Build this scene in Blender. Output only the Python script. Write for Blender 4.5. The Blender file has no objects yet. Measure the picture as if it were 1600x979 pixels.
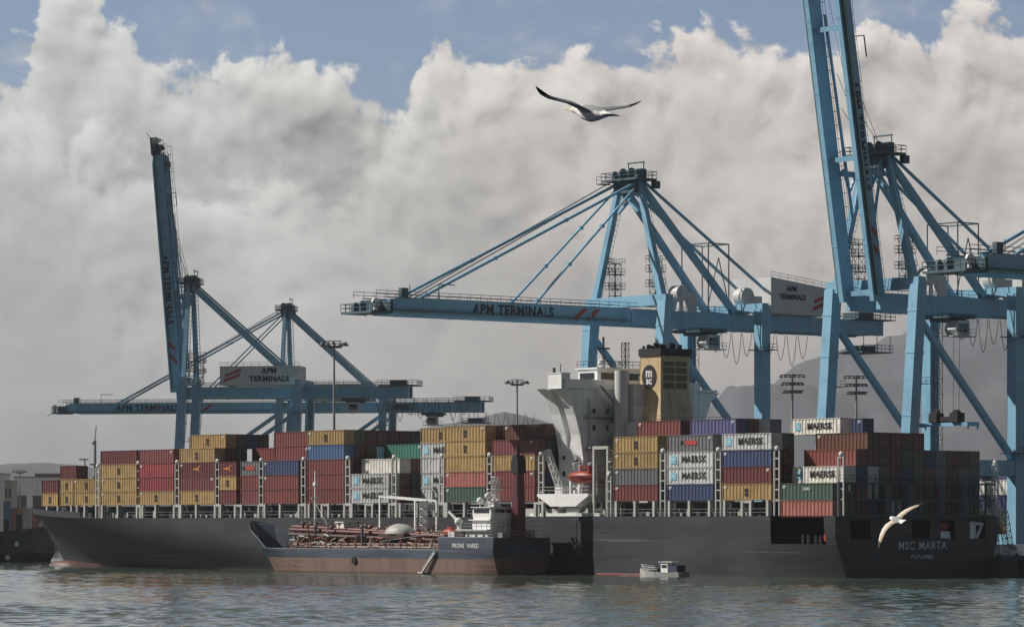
import bpy, math, random
from math import radians, sin, cos, pi, atan2, sqrt
from mathutils import Vector, Matrix
random.seed(7)
SC = bpy.context.scene
COL = SC.collection
CAM_H, F_PX, HOR = 7.7, 6000.0, 824.0
TH = radians(50)
FWD = Vector((-cos(TH), sin(TH), 0)); PORT = Vector((-sin(TH), -cos(TH), 0))
P0 = Vector((49.0, 582.0, 0.0))           # stern port corner of the ship at the waterline
ROT = atan2(FWD.y, FWD.x)                 # local x = forward, local y = port, z up

def W(s, t, z):                           # ship coordinates: s forward of stern, t inboard of the port side
    return P0 + FWD*s - PORT*t + Vector((0, 0, z))
def s_of(px, t):                          # where the sight line of column px meets the fore-and-aft line t
    r = (px-800)/F_PX
    a = P0 - PORT*t
    return (r*a.y - a.x)/(FWD.x - r*FWD.y)

# ------------------------------------------------------------------ mesh builder
class MB:
    def __init__(self): self.v = []; self.f = []; self.m = []; self.mi = 0
    def add(self, vs, fs):
        b = len(self.v); self.v += [tuple(x) for x in vs]
        for f in fs: self.f.append([i+b for i in f]); self.m.append(self.mi)
    def box(self, c, s, rot=None):
        c = Vector(c); hx, hy, hz = s[0]/2, s[1]/2, s[2]/2
        vs = [Vector((x, y, z)) for x in (-hx, hx) for y in (-hy, hy) for z in (-hz, hz)]
        if rot is not None: vs = [rot @ v for v in vs]
        self.add([v+c for v in vs], [(0,1,3,2),(4,6,7,5),(0,4,5,1),(2,3,7,6),(0,2,6,4),(1,5,7,3)])
    def bb(self, x0, x1, y0, y1, z0, z1):
        self.box(((x0+x1)/2, (y0+y1)/2, (z0+z1)/2), (abs(x1-x0), abs(y1-y0), abs(z1-z0)))
    def beam(self, p, q, w, h, up=(0,0,1), w2=None, h2=None):
        p = Vector(p); q = Vector(q); d = (q-p).normalized(); u = Vector(up)
        if abs(d.dot(u)) > .98: u = Vector((1,0,0))
        sd = d.cross(u).normalized(); u = sd.cross(d)
        w2 = w2 or w; h2 = h2 or h
        vs = [p+sd*a*w/2+u*b*h/2 for a, b in ((-1,-1),(1,-1),(1,1),(-1,1))] + [q+sd*a*w2/2+u*b*h2/2 for a, b in ((-1,-1),(1,-1),(1,1),(-1,1))]
        self.add(vs, [(0,1,2,3),(7,6,5,4),(0,4,5,1),(1,5,6,2),(2,6,7,3),(3,7,4,0)])
    def tube(self, p, q, r, n=8, r2=None, cap=True):
        p = Vector(p); q = Vector(q); d = (q-p)
        if d.length < 1e-6: return
        d.normalize(); u = Vector((0,0,1)) if abs(d.z) < .9 else Vector((1,0,0))
        a = d.cross(u).normalized(); b = d.cross(a); r2 = r if r2 is None else r2
        vs = [p+(a*cos(2*pi*i/n)+b*sin(2*pi*i/n))*r for i in range(n)] + [q+(a*cos(2*pi*i/n)+b*sin(2*pi*i/n))*r2 for i in range(n)]
        fs = [(i, (i+1) % n, n+(i+1) % n, n+i) for i in range(n)]
        if cap: fs += [tuple(range(n-1, -1, -1)), tuple(range(n, 2*n))]
        self.add(vs, fs)
    def path(self, pts, r, n=5):
        for a, b in zip(pts, pts[1:]): self.tube(a, b, r, n)
    def prism(self, poly, ax, a0, a1):    # poly of 2D points extruded along axis ax ('x','y','z')
        n = len(poly)
        def pt(u, w, a): return {'x': (a, u, w), 'y': (u, a, w), 'z': (u, w, a)}[ax]
        vs = [pt(u, w, a0) for u, w in poly] + [pt(u, w, a1) for u, w in poly]
        self.add(vs, [(i, (i+1) % n, n+(i+1) % n, n+i) for i in range(n)] + [tuple(range(n-1, -1, -1)), tuple(range(n, 2*n))])
    def loft(self, rings, cap=True, closed=True):
        n = len(rings[0]); vs = [p for r in rings for p in r]; fs = []
        for k in range(len(rings)-1):
            for i in range(n if closed else n-1):
                j = (i+1) % n
                fs.append((k*n+i, k*n+j, (k+1)*n+j, (k+1)*n+i))
        if cap: fs += [tuple(range(n-1, -1, -1)), tuple(range((len(rings)-1)*n, len(rings)*n))]
        self.add(vs, fs)
    def ball(self, c, r, nu=12, nv=8, z0=-1.0):
        c = Vector(c); r = Vector((r, r, r)) if not hasattr(r, '__len__') else Vector(r)
        rings = []
        for k in range(nv+1):
            el = math.asin(z0) + (pi/2 - math.asin(z0))*k/nv
            e = max(cos(el), 1e-3)
            rings.append([c+Vector((r.x*e*cos(2*pi*i/nu), r.y*e*sin(2*pi*i/nu), r.z*sin(el))) for i in range(nu)])
        self.loft(rings)
    def rail(self, pts, h=1.1, step=2.0, r=.035, mids=1):
        for a, b in zip(pts, pts[1:]):
            a = Vector(a); b = Vector(b); L = (b-a).length; n = max(1, int(L/step))
            for i in range(n+1):
                p = a+(b-a)*i/n; self.tube(p, p+Vector((0,0,h)), r, 4, cap=False)
            for k in range(1, mids+2):
                dz = Vector((0,0,h*k/(mids+1))); self.tube(a+dz, b+dz, r, 4, cap=False)
    def lattice(self, p, q, w, r, n, up=(0,0,1), rungs_only=False):
        p = Vector(p); q = Vector(q); d = (q-p); u = Vector(up)
        if abs(d.normalized().dot(u)) > .98: u = Vector((1,0,0))
        a = d.normalized().cross(u).normalized()*w/2; b = a.cross(d.normalized()).normalized()*w/2
        cs = [a+b, a-b, -a-b, -a+b]
        for c in cs: self.tube(p+c, q+c, r, 4)
        for k in range(n+1):
            m = p+d*k/n
            for i in range(4):
                self.tube(m+cs[i], m+cs[(i+1) % 4], r*.7, 4, cap=False)
                if k < n and not rungs_only: self.tube(m+cs[i], p+d*(k+1)/n+cs[(i+1) % 4], r*.6, 4, cap=False)
    def mesh(self, name, mats, smooth=False):
        me = bpy.data.meshes.new(name); me.from_pydata(self.v, [], self.f)
        for mt in (mats if isinstance(mats, (list, tuple)) else [mats]): me.materials.append(mt)
        if any(self.m): me.polygons.foreach_set('material_index', self.m)
        import bmesh
        bm = bmesh.new(); bm.from_mesh(me); bmesh.ops.recalc_face_normals(bm, faces=bm.faces); bm.to_mesh(me); bm.free()
        if smooth:
            me.polygons.foreach_set('use_smooth', [True]*len(me.polygons))
            me.set_sharp_from_angle(angle=radians(35))
        me.update()
        return me
    def build(self, name, mats, parent=None, smooth=False):
        return link(name, self.mesh(name, mats, smooth), parent)

def link(name, me, parent=None):
    o = bpy.data.objects.new(name, me); COL.objects.link(o)
    if parent is not None: o.parent = parent
    return o
def tag(o, label=None, cat=None, group=None, kind=None):
    if label: o['label'] = label
    if cat: o['category'] = cat
    if group: o['group'] = group
    if kind: o['kind'] = kind
    return o
def thing(name, label, cat, loc=(0,0,0), rz=0.0, group=None):
    o = bpy.data.objects.new(name, None); COL.objects.link(o)
    o.location = loc; o.rotation_euler = (0, 0, rz); o.empty_display_size = .1
    return tag(o, label, cat, group)
def copy_tree(o, parent=None):
    c = o.copy(); COL.objects.link(c)
    if parent is not None: c.parent = parent
    for ch in list(o.children): copy_tree(ch, c)
    return c

_tx = {}
def text_mesh(s, size, mt, bold=.02, ext=.01, spacing=1.0, line=.8):
    k = (s, size, mt.name, bold, spacing)
    if k in _tx: return _tx[k]
    cu = bpy.data.curves.new('lettering', 'FONT'); cu.body = s; cu.size = size; cu.align_x = 'CENTER'; cu.align_y = 'CENTER'
    cu.offset = bold*size; cu.extrude = ext; cu.space_character = spacing; cu.space_line = line; cu.resolution_u = 3
    o = bpy.data.objects.new('lettering', cu); COL.objects.link(o)
    bpy.context.view_layer.update()
    me = bpy.data.meshes.new_from_object(o.evaluated_get(bpy.context.evaluated_depsgraph_get()))
    bpy.data.objects.remove(o); me.materials.clear(); me.materials.append(mt); me.name = 'lettering'
    _tx[k] = me
    return me
def face_matrix(loc, right, up):
    r = Vector(right).normalized(); u = Vector(up).normalized(); n = r.cross(u)
    m = Matrix((r, u, n)).transposed().to_4x4(); m.translation = Vector(loc); return m
def lettering(s, size, mt, parent, loc, right, up=(0,0,1), name='lettering', **k):
    o = link(name, text_mesh(s, size, mt, **k), parent); o.matrix_local = face_matrix(loc, right, up); return o

# ------------------------------------------------------------------ materials
class NT:
    def __init__(self, tree): self.t = tree; self.n = tree.nodes; self.l = tree.links
    def new(self, ty, **k):
        nd = self.n.new(ty)
        for a, b in k.items(): setattr(nd, a, b)
        return nd
    def link(self, a, b): self.l.new(a, b)
    def set(self, sock, v):
        if hasattr(v, 'is_output') or isinstance(v, bpy.types.NodeSocket): self.l.new(v, sock)
        else: sock.default_value = v
    def math(self, op, a, b=0.0, c=None, clamp=False):
        nd = self.new('ShaderNodeMath', operation=op, use_clamp=clamp); self.set(nd.inputs[0], a); self.set(nd.inputs[1], b)
        if c is not None: self.set(nd.inputs[2], c)
        return nd.outputs[0]
    def noise(self, vec, scale, detail=4, rough=.55, dist=0.0, dim='3D'):
        nd = self.new('ShaderNodeTexNoise', noise_dimensions=dim)
        self.l.new(vec, nd.inputs['Vector']); nd.inputs['Scale'].default_value = scale
        nd.inputs['Detail'].default_value = detail; nd.inputs['Roughness'].default_value = rough; nd.inputs['Distortion'].default_value = dist
        return nd.outputs['Fac']
    def mapping(self, vec, scale=(1,1,1), loc=(0,0,0), rot=(0,0,0)):
        nd = self.new('ShaderNodeMapping'); self.l.new(vec, nd.inputs['Vector'])
        nd.inputs['Scale'].default_value = scale; nd.inputs['Location'].default_value = loc; nd.inputs['Rotation'].default_value = rot
        return nd.outputs[0]
    def range(self, v, a, b, c=0.0, d=1.0, smooth=True):
        nd = self.new('ShaderNodeMapRange', interpolation_type='SMOOTHSTEP' if smooth else 'LINEAR')
        self.set(nd.inputs[0], v)
        for i, x in enumerate((a, b, c, d)): self.set(nd.inputs[i+1], x)
        return nd.outputs[0]
    def mix(self, f, a, b, mode='MIX'):
        nd = self.new('ShaderNodeMix', data_type='RGBA', blend_type=mode)
        self.set(nd.inputs[0], f); self.set(nd.inputs[6], a); self.set(nd.inputs[7], b)
        return nd.outputs[2]
def c4(c): return (c[0], c[1], c[2], 1.0)

def newmat(name):
    m = bpy.data.materials.new(name); m.use_nodes = True; nt = NT(m.node_tree)
    b = m.node_tree.nodes['Principled BSDF']
    return m, nt, b
def paint(name, col, rough=.55, dirt=.35, dirt_col=(.05,.04,.035), scale=.35, streak=.4, metal=0.0, use_obj=False, rust=0.0, bump=0.0, spec=.4, var=0.0):
    """weathered paint: base colour, patchy grime, run-down streaks, optional rust spots"""
    m, nt, b = newmat(name)
    tc = nt.new('ShaderNodeTexCoord').outputs['Object']
    oi = nt.new('ShaderNodeObjectInfo')
    off = nt.new('ShaderNodeVectorMath', operation='ADD'); nt.link(tc, off.inputs[0])
    cb = nt.new('ShaderNodeCombineXYZ'); r = nt.math('MULTIPLY', oi.outputs['Random'], 91.7)
    for i in range(3): nt.link(r, cb.inputs[i])
    nt.link(cb.outputs[0], off.inputs[1]); v = off.outputs[0]
    base = oi.outputs['Color'] if use_obj else c4(col)
    if var:
        hs = nt.new('ShaderNodeHueSaturation'); nt.set(hs.inputs['Color'], base)
        nt.link(nt.range(oi.outputs['Random'], 0, 1, 1-var, 1+var, False), hs.inputs['Value']); base = hs.outputs[0]
    n1 = nt.range(nt.noise(v, scale, 6, .62), .42, .75)
    c = nt.mix(nt.math('MULTIPLY', n1, dirt), base, c4(dirt_col))
    if streak:
        n2 = nt.range(nt.noise(nt.mapping(v, (2.2, 2.2, .12)), scale*2.5, 5, .6), .5, .78)
        c = nt.mix(nt.math('MULTIPLY', n2, streak), c, c4([x*.8 for x in dirt_col]))
    if rust:
        n3 = nt.range(nt.noise(v, scale*4, 7, .68), .6, .68)
        c = nt.mix(nt.math('MULTIPLY', n3, rust), c, (.12, .045, .02, 1))
    nt.link(c, b.inputs['Base Color']); b.inputs['Roughness'].default_value = rough; b.inputs['Metallic'].default_value = metal
    b.inputs['Specular IOR Level'].default_value = spec
    if bump:
        bp = nt.new('ShaderNodeBump'); bp.inputs['Strength'].default_value = bump; bp.inputs['Distance'].default_value = .05
        nt.link(nt.noise(v, scale*3, 3), bp.inputs['Height']); nt.link(bp.outputs[0], b.inputs['Normal'])
    return m

M = {}
M['crane'] = paint('crane_blue_paint', (.23,.45,.61), .42, .35, (.09,.21,.31), .15, .35, rust=.2)
M['crane_dark'] = paint('crane_machinery_paint', (.07,.13,.16), .55, .4)
M['steel'] = paint('dark_steel', (.06,.065,.07), .5, .4)
M['galv'] = paint('galvanised_steel', (.30,.31,.31), .5, .35, streak=.2)
M['rope'] = paint('wire_rope', (.05,.05,.055), .6, .2, streak=0)
M['white'] = paint('white_ship_paint', (.80,.81,.81), .45, .25, (.40,.37,.33), .2, .4, rust=.25)
M['cream'] = paint('pale_deck_paint', (.44,.45,.43), .5, .4, (.2,.17,.14), .3, .5, rust=.35)
M['house_grey'] = paint('pale_grey_cladding', (.60,.61,.61), .5, .25, (.2,.2,.2), .2, .3)
M['glass'] = paint('dark_window_glass', (.015,.02,.025), .12, .1, streak=0, spec=.7)
M['navy_text'] = paint('navy_lettering', (.012,.022,.05), .5, .15, streak=0)
M['white_text'] = paint('white_lettering', (.62,.62,.62), .5, .25, streak=0)
M['dim_text'] = paint('faded_blue_lettering', (.10,.16,.20), .5, .25, streak=0)
M['black_text'] = paint('black_lettering', (.012,.012,.014), .5, .2, (.1,.08,.05), streak=.2)
M['boom_red'] = paint('faded_boom_fabric', (.14,.035,.03), .7, .5)
M['red_mark'] = paint('red_marking', (.42,.05,.04), .5, .3, streak=.2)
M['orange_mark'] = paint('orange_marking', (.65,.26,.06), .5, .2, streak=0)
M['sky_mark'] = paint('light_blue_marking', (.20,.50,.62), .5, .2, streak=0)
M['container'] = paint('container_paint', (1,1,1), .55, .38, (.07,.05,.04), .55, .5, use_obj=True, rust=.5, var=.14)
M['container_rail'] = paint('container_rail_paint', (1,1,1), .55, .65, (.04,.03,.028), .8, .5, use_obj=True, rust=.5)
M['dark_coaming'] = paint('dark_green_coaming', (.035,.05,.05), .6, .4, rust=.3)
M['lash'] = paint('lashing_bridge_paint', (.045,.065,.08), .55, .4, rust=.3)
M['funnel'] = paint('ochre_funnel_paint', (.58,.44,.26), .5, .3, (.14,.09,.05), .25, .6, rust=.3)
M['louvre'] = paint('brown_louvre', (.15,.095,.05), .6, .4)
M['soot'] = paint('sooty_black', (.012,.012,.013), .7, .2, streak=0)
M['orange'] = paint('orange_lifeboat_shell', (.33,.05,.03), .45, .35, (.12,.04,.03), .5, .4)
M['tank_navy'] = paint('tanker_navy_paint', (.032,.044,.066), .45, .35, (.10,.09,.085), .3, .45, rust=.25)
M['tank_deck'] = paint('red_oxide_deck', (.18,.06,.045), .65, .5, (.06,.035,.03), .5, 0, rust=.4)
M['pipe'] = paint('oxide_red_pipe', (.25,.09,.06), .55, .5, (.07,.04,.035), .8, 0)
M['pipe_dark'] = paint('dark_brown_pipework', (.07,.035,.03), .6, .4, (.02,.015,.015), .8, 0)
M['pipe_pale'] = paint('pale_pink_pipe', (.40,.27,.22), .55, .5, (.12,.07,.055), .8, 0)
M['maroon'] = paint('maroon_funnel_paint', (.10,.012,.02), .5, .4, (.02,.01,.012), .4, .3)
M['concrete'] = paint('quay_concrete', (.22,.21,.20), .85, .5, (.09,.085,.08), .12, .4)
M['asphalt'] = paint('yard_asphalt', (.07,.07,.07), .9, .4, (.04,.04,.04), .05, 0)
M['rubber'] = paint('black_rubber', (.012,.012,.012), .8, .2, streak=0)
M['navy'] = paint('navy_boat_paint', (.03,.045,.10), .5, .3)
M['buff'] = paint('buff_wall_render', (.38,.35,.31), .8, .3, (.2,.18,.16), .1, .3)

def hull_mat(name, top, boot, z_line, slope=0.0, boot_dirt=(.2,.15,.12), panel=0.0, rough=.55):
    """hull paint in local coordinates: boot topping below a paint line, weld panels, scrapes and rust runs"""
    m, nt, b = newmat(name)
    tc = nt.new('ShaderNodeTexCoord').outputs['Object']; sep = nt.new('ShaderNodeSeparateXYZ'); nt.link(tc, sep.inputs[0])
    n0 = nt.noise(tc, .6, 5, .6)
    z = nt.math('ADD', sep.outputs[2], nt.math('MULTIPLY', nt.math('SUBTRACT', n0, .5), .35))
    z = nt.math('ADD', z, nt.math('MULTIPLY', sep.outputs[0], slope))
    low = nt.range(z, z_line-.03, z_line+.03, 1, 0)   # boot topping
    t = nt.mix(nt.math('MULTIPLY', nt.range(nt.noise(tc, .09, 6, .6), .4, .75), .5), c4(top), c4([x*1.6+.006 for x in top]))
    st = nt.range(nt.noise(nt.mapping(tc, (1.3, 1.3, .07)), .9, 6, .62), .56, .8)
    t = nt.mix(nt.math('MULTIPLY', st, .35), t, c4([x*1.5+.022 for x in top]))
    ru = nt.range(nt.noise(nt.mapping(tc, (.55, .55, .05), (3, 1, 2)), 1.6, 5, .6), .60, .72)   # rust runs below scuppers
    t = nt.mix(nt.math('MULTIPLY', nt.math('MULTIPLY', ru, nt.range(nt.noise(tc, .05, 3), .42, .6)), .55), t, (.075, .042, .026, 1))
    pa = nt.range(nt.noise(nt.mapping(tc, (.06, .06, .3), (9, 4, 1)), 1.0, 3, .5), .50, .54)     # repainted patches
    t = nt.mix(nt.math('MULTIPLY', pa, .45), t, c4([x*1.9+.010 for x in top]))
    hz = nt.range(nt.noise(nt.mapping(tc, (.03, .03, 2.2)), 1.0, 4, .5), .62, .70)   # horizontal fender scrapes
    t = nt.mix(nt.math('MULTIPLY', hz, .75), t, c4([x*1.5+.07 for x in top]))
    if panel:
        br = nt.new('ShaderNodeTexBrick'); nt.link(nt.mapping(tc, (1, 1, 1), rot=(radians(90), 0, 0)), br.inputs['Vector'])
        br.inputs['Scale'].default_value = .1; br.inputs['Mortar Size'].default_value = .004
        br.inputs['Brick Width'].default_value = 1.1; br.inputs['Row Height'].default_value = .26
        br.inputs['Color1'].default_value = (1,1,1,1); br.inputs['Color2'].default_value = (.60,.63,.68,1); br.inputs['Mortar'].default_value = (.6,.6,.6,1)
        t = nt.mix(panel, t, nt.mix(1.0, t, br.outputs['Color'], 'MULTIPLY'))
    bo = nt.mix(nt.range(nt.noise(nt.mapping(tc, (1, 1, .4)), .5, 6, .65), .35, .7), c4(boot), c4(boot_dirt))
    bo = nt.mix(nt.math('MULTIPLY', nt.range(nt.noise(nt.mapping(tc, (1.6, 1.6, .1)), 1.2, 5, .6), .52, .7), .5), bo, (.09, .05, .04, 1))
    scum = nt.range(sep.outputs[2], .15, .55, .75, 0)
    c = nt.mix(low, t, bo); c = nt.mix(scum, c, (.03, .035, .025, 1))
    nt.link(c, b.inputs['Base Color']); b.inputs['Roughness'].default_value = rough
    bp = nt.new('ShaderNodeBump'); bp.inputs['Strength'].default_value = .25; bp.inputs['Distance'].default_value = .12
    nt.link(nt.noise(tc, .35, 3), bp.inputs['Height']); nt.link(bp.outputs[0], b.inputs['Normal'])
    return m
M['hull'] = hull_mat('container_ship_hull', (.016,.0195,.024), (.17,.06,.05), -5.95, -.030, (.10,.055,.05), panel=.7)
M['tank_hull'] = hull_mat('tanker_hull', (.032,.044,.066), (.185,.115,.09), 2.6, 0.0, (.13,.08,.062), rough=.5)
M['moored_hull'] = hull_mat('moored_ship_hull', (.020,.026,.040), (.1,.05,.04), -2, 0)
# ------------------------------------------------------------------ camera, light, sky, air
cam_d = bpy.data.cameras.new('camera'); cam = bpy.data.objects.new('camera', cam_d); COL.objects.link(cam)
cam.location = (0, 0, CAM_H); cam.rotation_euler = (radians(90), 0, 0)
cam_d.sensor_width = 36; cam_d.lens = F_PX/1600*36; cam_d.shift_y = (HOR-489.5)/1600; cam_d.clip_start = .5; cam_d.clip_end = 20000
SC.camera = cam
SUN_AZ, SUN_EL = radians(-82), radians(38)         # azimuth from +Y towards +X
sun_dir = Vector((sin(SUN_AZ)*cos(SUN_EL), cos(SUN_AZ)*cos(SUN_EL), sin(SUN_EL)))
ld = bpy.data.lights.new('sun', 'SUN'); ld.energy = 5.0; ld.angle = radians(.5); ld.color = (1.0, .94, .86)
lo = bpy.data.objects.new('sun', ld); COL.objects.link(lo); lo.rotation_euler = sun_dir.to_track_quat('Z', 'Y').to_euler()
lo.location = (-200, 0, 300)

world = bpy.data.worlds.new('World'); SC.world = world; world.use_nodes = True
nt = NT(world.node_tree); bg = world.node_tree.nodes['Background']
sky = nt.new('ShaderNodeTexSky', sky_type='NISHITA', sun_disc=False); sky.sun_elevation = SUN_EL; sky.sun_rotation = SUN_AZ
sky.air_density = 1.0; sky.dust_density = .6; sky.ozone_density = 1.2
BG = .07
bg.inputs['Strength'].default_value = BG
d = nt.new('ShaderNodeTexCoord').outputs['Generated']; sp = nt.new('ShaderNodeSeparateXYZ'); nt.link(d, sp.inputs[0])
az = nt.math('ARCTAN2', sp.outputs[0], sp.outputs[1])
hl = nt.math('SQRT', nt.math('ADD', nt.math('MULTIPLY', sp.outputs[0], sp.outputs[0]), nt.math('MULTIPLY', sp.outputs[1], sp.outputs[1])))
el = nt.math('DIVIDE', sp.outputs[2], nt.math('MAXIMUM', hl, .02))
U = nt.math('MULTIPLY', az, 6.0)                    # 1 unit = about 9.5 degrees of sky
V = nt.math('MULTIPLY', el, 6.0)
def vec(u, v, w=0.0):
    c = nt.new('ShaderNodeCombineXYZ'); nt.set(c.inputs[0], u); nt.set(c.inputs[1], v); nt.set(c.inputs[2], w); return c.outputs[0]
P = vec(U, V, 0.0)
wn = nt.new('ShaderNodeTexNoise', noise_dimensions='2D'); nt.link(P, wn.inputs['Vector']); wn.inputs['Scale'].default_value = 3.5; wn.inputs['Detail'].default_value = 1; wn.inputs['Roughness'].default_value = .4
wv = nt.new('ShaderNodeVectorMath', operation='MULTIPLY_ADD'); nt.link(wn.outputs['Color'], wv.inputs[0]); wv.inputs[1].default_value = (.09, .07, 0)
nt.link(P, wv.inputs[2]); PW = nt.mapping(wv.outputs[0], (1, 1.1, 1), (3.1, 1.7, .4))
def shift(v, dx, dy):
    a = nt.new('ShaderNodeVectorMath', operation='ADD'); nt.link(v, a.inputs[0]); a.inputs[1].default_value = (dx, dy, 0); return a.outputs[0]
def billow(v, sc, det=1.0):
    vo = nt.new('ShaderNodeTexVoronoi', feature='SMOOTH_F1', voronoi_dimensions='2D'); nt.link(v, vo.inputs['Vector']); vo.inputs['Scale'].default_value = sc
    vo.inputs['Detail'].default_value = det; vo.inputs['Roughness'].default_value = .55; vo.inputs['Lacunarity'].default_value = 2.2; vo.inputs['Smoothness'].default_value = .45
    return vo.outputs['Distance']
def puff(v):                                       # cauliflower heads: rounded cells over fractal noise
    med = nt.noise(v, 5.0, 9, .57, dim='2D')
    return nt.math('ADD', nt.math('MULTIPLY', med, .8), nt.math('MULTIPLY', billow(v, 6.5, 2.0), -.34))
h0 = puff(PW); h1 = puff(shift(PW, -.016, .026))
relief = nt.math('SUBTRACT', h0, h1)
fine = nt.noise(PW, 20.0, 7, .62, dim='2D')
coarse = nt.noise(shift(PW, 4.7, 9.1), 2.7, 6, .52, dim='2D')
UJ = nt.math('MULTIPLY_ADD', nt.math('SUBTRACT', nt.noise(P, 8.0, 4, .55, dim='2D'), .5), .14, U)
def edge_curve(pts):                               # height of a cloud bank's upper edge along the horizon
    fc = nt.new('ShaderNodeFloatCurve'); cv = fc.mapping.curves[0]; fu = lambda px: (px+900)/3400
    for i, (px, y) in enumerate(pts):
        if i == 0: cv.points[0].location = (0.0, y)
        elif i == len(pts)-1: cv.points[1].location = (1.0, y)
        else: cv.points.new(fu(px), y)
    fc.mapping.update()
    nt.link(nt.range(UJ, -1.7, 1.7, 0, 1, False), fc.inputs['Value']); return fc.outputs[0]
def bank(pts, ragged, soft, lit, shade, fall, rel):
    e = nt.math('SUBTRACT', edge_curve(pts), V)
    d_ = nt.math('ADD', e, nt.math('ADD', nt.math('MULTIPLY', nt.math('SUBTRACT', h0, .25), ragged), nt.math('MULTIPLY', nt.math('SUBTRACT', fine, .5), ragged*.42)))
    cov_ = nt.range(d_, -soft*.4, soft)
    br = nt.range(nt.math('ADD', d_, nt.math('MULTIPLY', nt.math('SUBTRACT', coarse, .5), .35)), 0, fall, lit, shade)
    br = nt.math('ADD', br, nt.math('MULTIPLY', nt.math('MULTIPLY', relief, rel), nt.range(d_, 0, fall*1.6, 1.0, .30)))
    return d_, cov_, br
E1 = [(-900,.70),(-300,.72),(0,.758),(50,.756),(72,.800),(95,.845),(130,.855),(175,.815),(215,.78),(250,.748),(300,.755),(380,.765),(500,.738),(560,.712),(640,.705),(668,.752),(700,.765),(780,.748),(850,.765),(940,.775),(1030,.79),(1120,.775),(1250,.757),(1300,.760),(1370,.785),(1440,.80),(1500,.835),(1545,.82),(1600,.785),(1700,.75),(2500,.70)]
E2 = [(-900,.62),(-200,.66),(0,.67),(110,.66),(230,.60),(400,.565),(510,.585),(590,.635),(680,.670),(760,.70),(850,.69),(950,.675),(1050,.70),(1150,.69),(1250,.675),(1350,.70),(1450,.755),(1520,.76),(1600,.73),(2500,.62)]
E3 = [(-900,.50),(-200,.54),(0,.545),(80,.56),(160,.535),(260,.47),(380,.50),(500,.53),(620,.54),(760,.565),(900,.575),(1000,.545),(1150,.555),(1300,.535),(1450,.58),(1600,.56),(2500,.50)]
E4 = [(-900,.36),(0,.375),(120,.34),(260,.30),(420,.33),(560,.30),(700,.34),(820,.37),(950,.34),(1100,.33),(1250,.36),(1400,.40),(1600,.42),(2500,.36)]
d1, c1, b1 = bank(E1, .20, .022, .67, .45, .17, 1.15)
d2, c2, b2 = bank(E2, .30, .07, .64, .455, .20, .75)
d3, c3, b3 = bank(E3, .34, .12, .59, .46, .24, .42)
d4, c4_, b4 = bank(E4, .30, .16, .48, .40, .22, .2)
b_ = b1
for c_, bb_ in ((c2, b2), (c3, b3), (c4_, b4)): b_ = nt.math('ADD', nt.math('MULTIPLY', b_, nt.math('SUBTRACT', 1.0, nt.math('MULTIPLY', c_, .9))), nt.math('MULTIPLY', bb_, nt.math('MULTIPLY', c_, .9)))
b_ = nt.math('ADD', b_, nt.math('MULTIPLY', nt.math('SUBTRACT', fine, .5), nt.range(d1, .02, .4, .10, .02)))
mass = nt.noise(shift(PW, 11.3, 5.2), 3.6, 8, .55, dim='2D')
b_ = nt.math('ADD', b_, nt.math('MULTIPLY', nt.math('SUBTRACT', nt.range(mass, .34, .68), .5), nt.math('MULTIPLY', nt.range(d1, .06, .22, .02, .11), nt.range(V, .2, .5, .30, 1.0))))
b_ = nt.math('ADD', b_, nt.math('MULTIPLY', nt.range(V, .06, .42, 1, 0), -.045))
b_ = nt.math('MAXIMUM', nt.math('MINIMUM', b_, .80), .20)
wisp = nt.math('MULTIPLY', nt.range(nt.noise(nt.mapping(PW, (1, 1.4, 1)), 4.0, 7, .62, dim='2D'), .48, .80), nt.range(d1, -.22, -.01, 0, .6))
cov = nt.math('MULTIPLY', nt.math('MAXIMUM', c1, wisp), nt.range(V, -1, -.5))
warm = nt.mix(nt.range(U, -.75, .35), (.95, .995, 1.0, 1), (1.035, 1.0, .965, 1))
tint = nt.mix(nt.range(b_, .25, .45), (.97, .985, 1.035, 1), (1.03, 1.0, .97, 1))
cc = nt.mix(1.0, warm, tint, 'MULTIPLY')
cs = nt.new('ShaderNodeVectorMath', operation='SCALE'); nt.link(cc, cs.inputs[0]); nt.link(nt.math('DIVIDE', b_, BG), cs.inputs['Scale'])
skyc = nt.mix(1.0, sky.outputs[0], (.93, .97, 1.20, 1), 'MULTIPLY')
dome = nt.mix(cov, skyc, cs.outputs[0])
deck = nt.range(nt.math('ADD', V, nt.math('MULTIPLY', nt.math('SUBTRACT', h0, .4), .3)), .88, 1.35, 0, .94)   # dark sky added overhead, out of view, lowers fill on shaded faces
behind = nt.range(sp.outputs[1], -.55, .12, .93, 0)                                       # dark zone added behind the viewer too, deepens the shaded aft faces
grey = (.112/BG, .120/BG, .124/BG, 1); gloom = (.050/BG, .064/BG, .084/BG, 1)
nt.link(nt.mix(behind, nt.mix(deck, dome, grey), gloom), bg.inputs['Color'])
world.cycles.sampling_method = 'MANUAL'; world.cycles.sample_map_resolution = 512

SC.view_settings.view_transform = 'Standard'; SC.view_settings.look = 'None'; SC.view_settings.exposure = 0.0; SC.view_settings.gamma = 1.0
SC.view_settings.use_curve_mapping = False
SC.render.engine = 'CYCLES'
SC.cycles.max_bounces = 6; SC.cycles.volume_bounces = 0; SC.cycles.use_denoising = True
SC.cycles.transparent_max_bounces = 4; SC.cycles.caustics_reflective = False; SC.cycles.caustics_refractive = False

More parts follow.
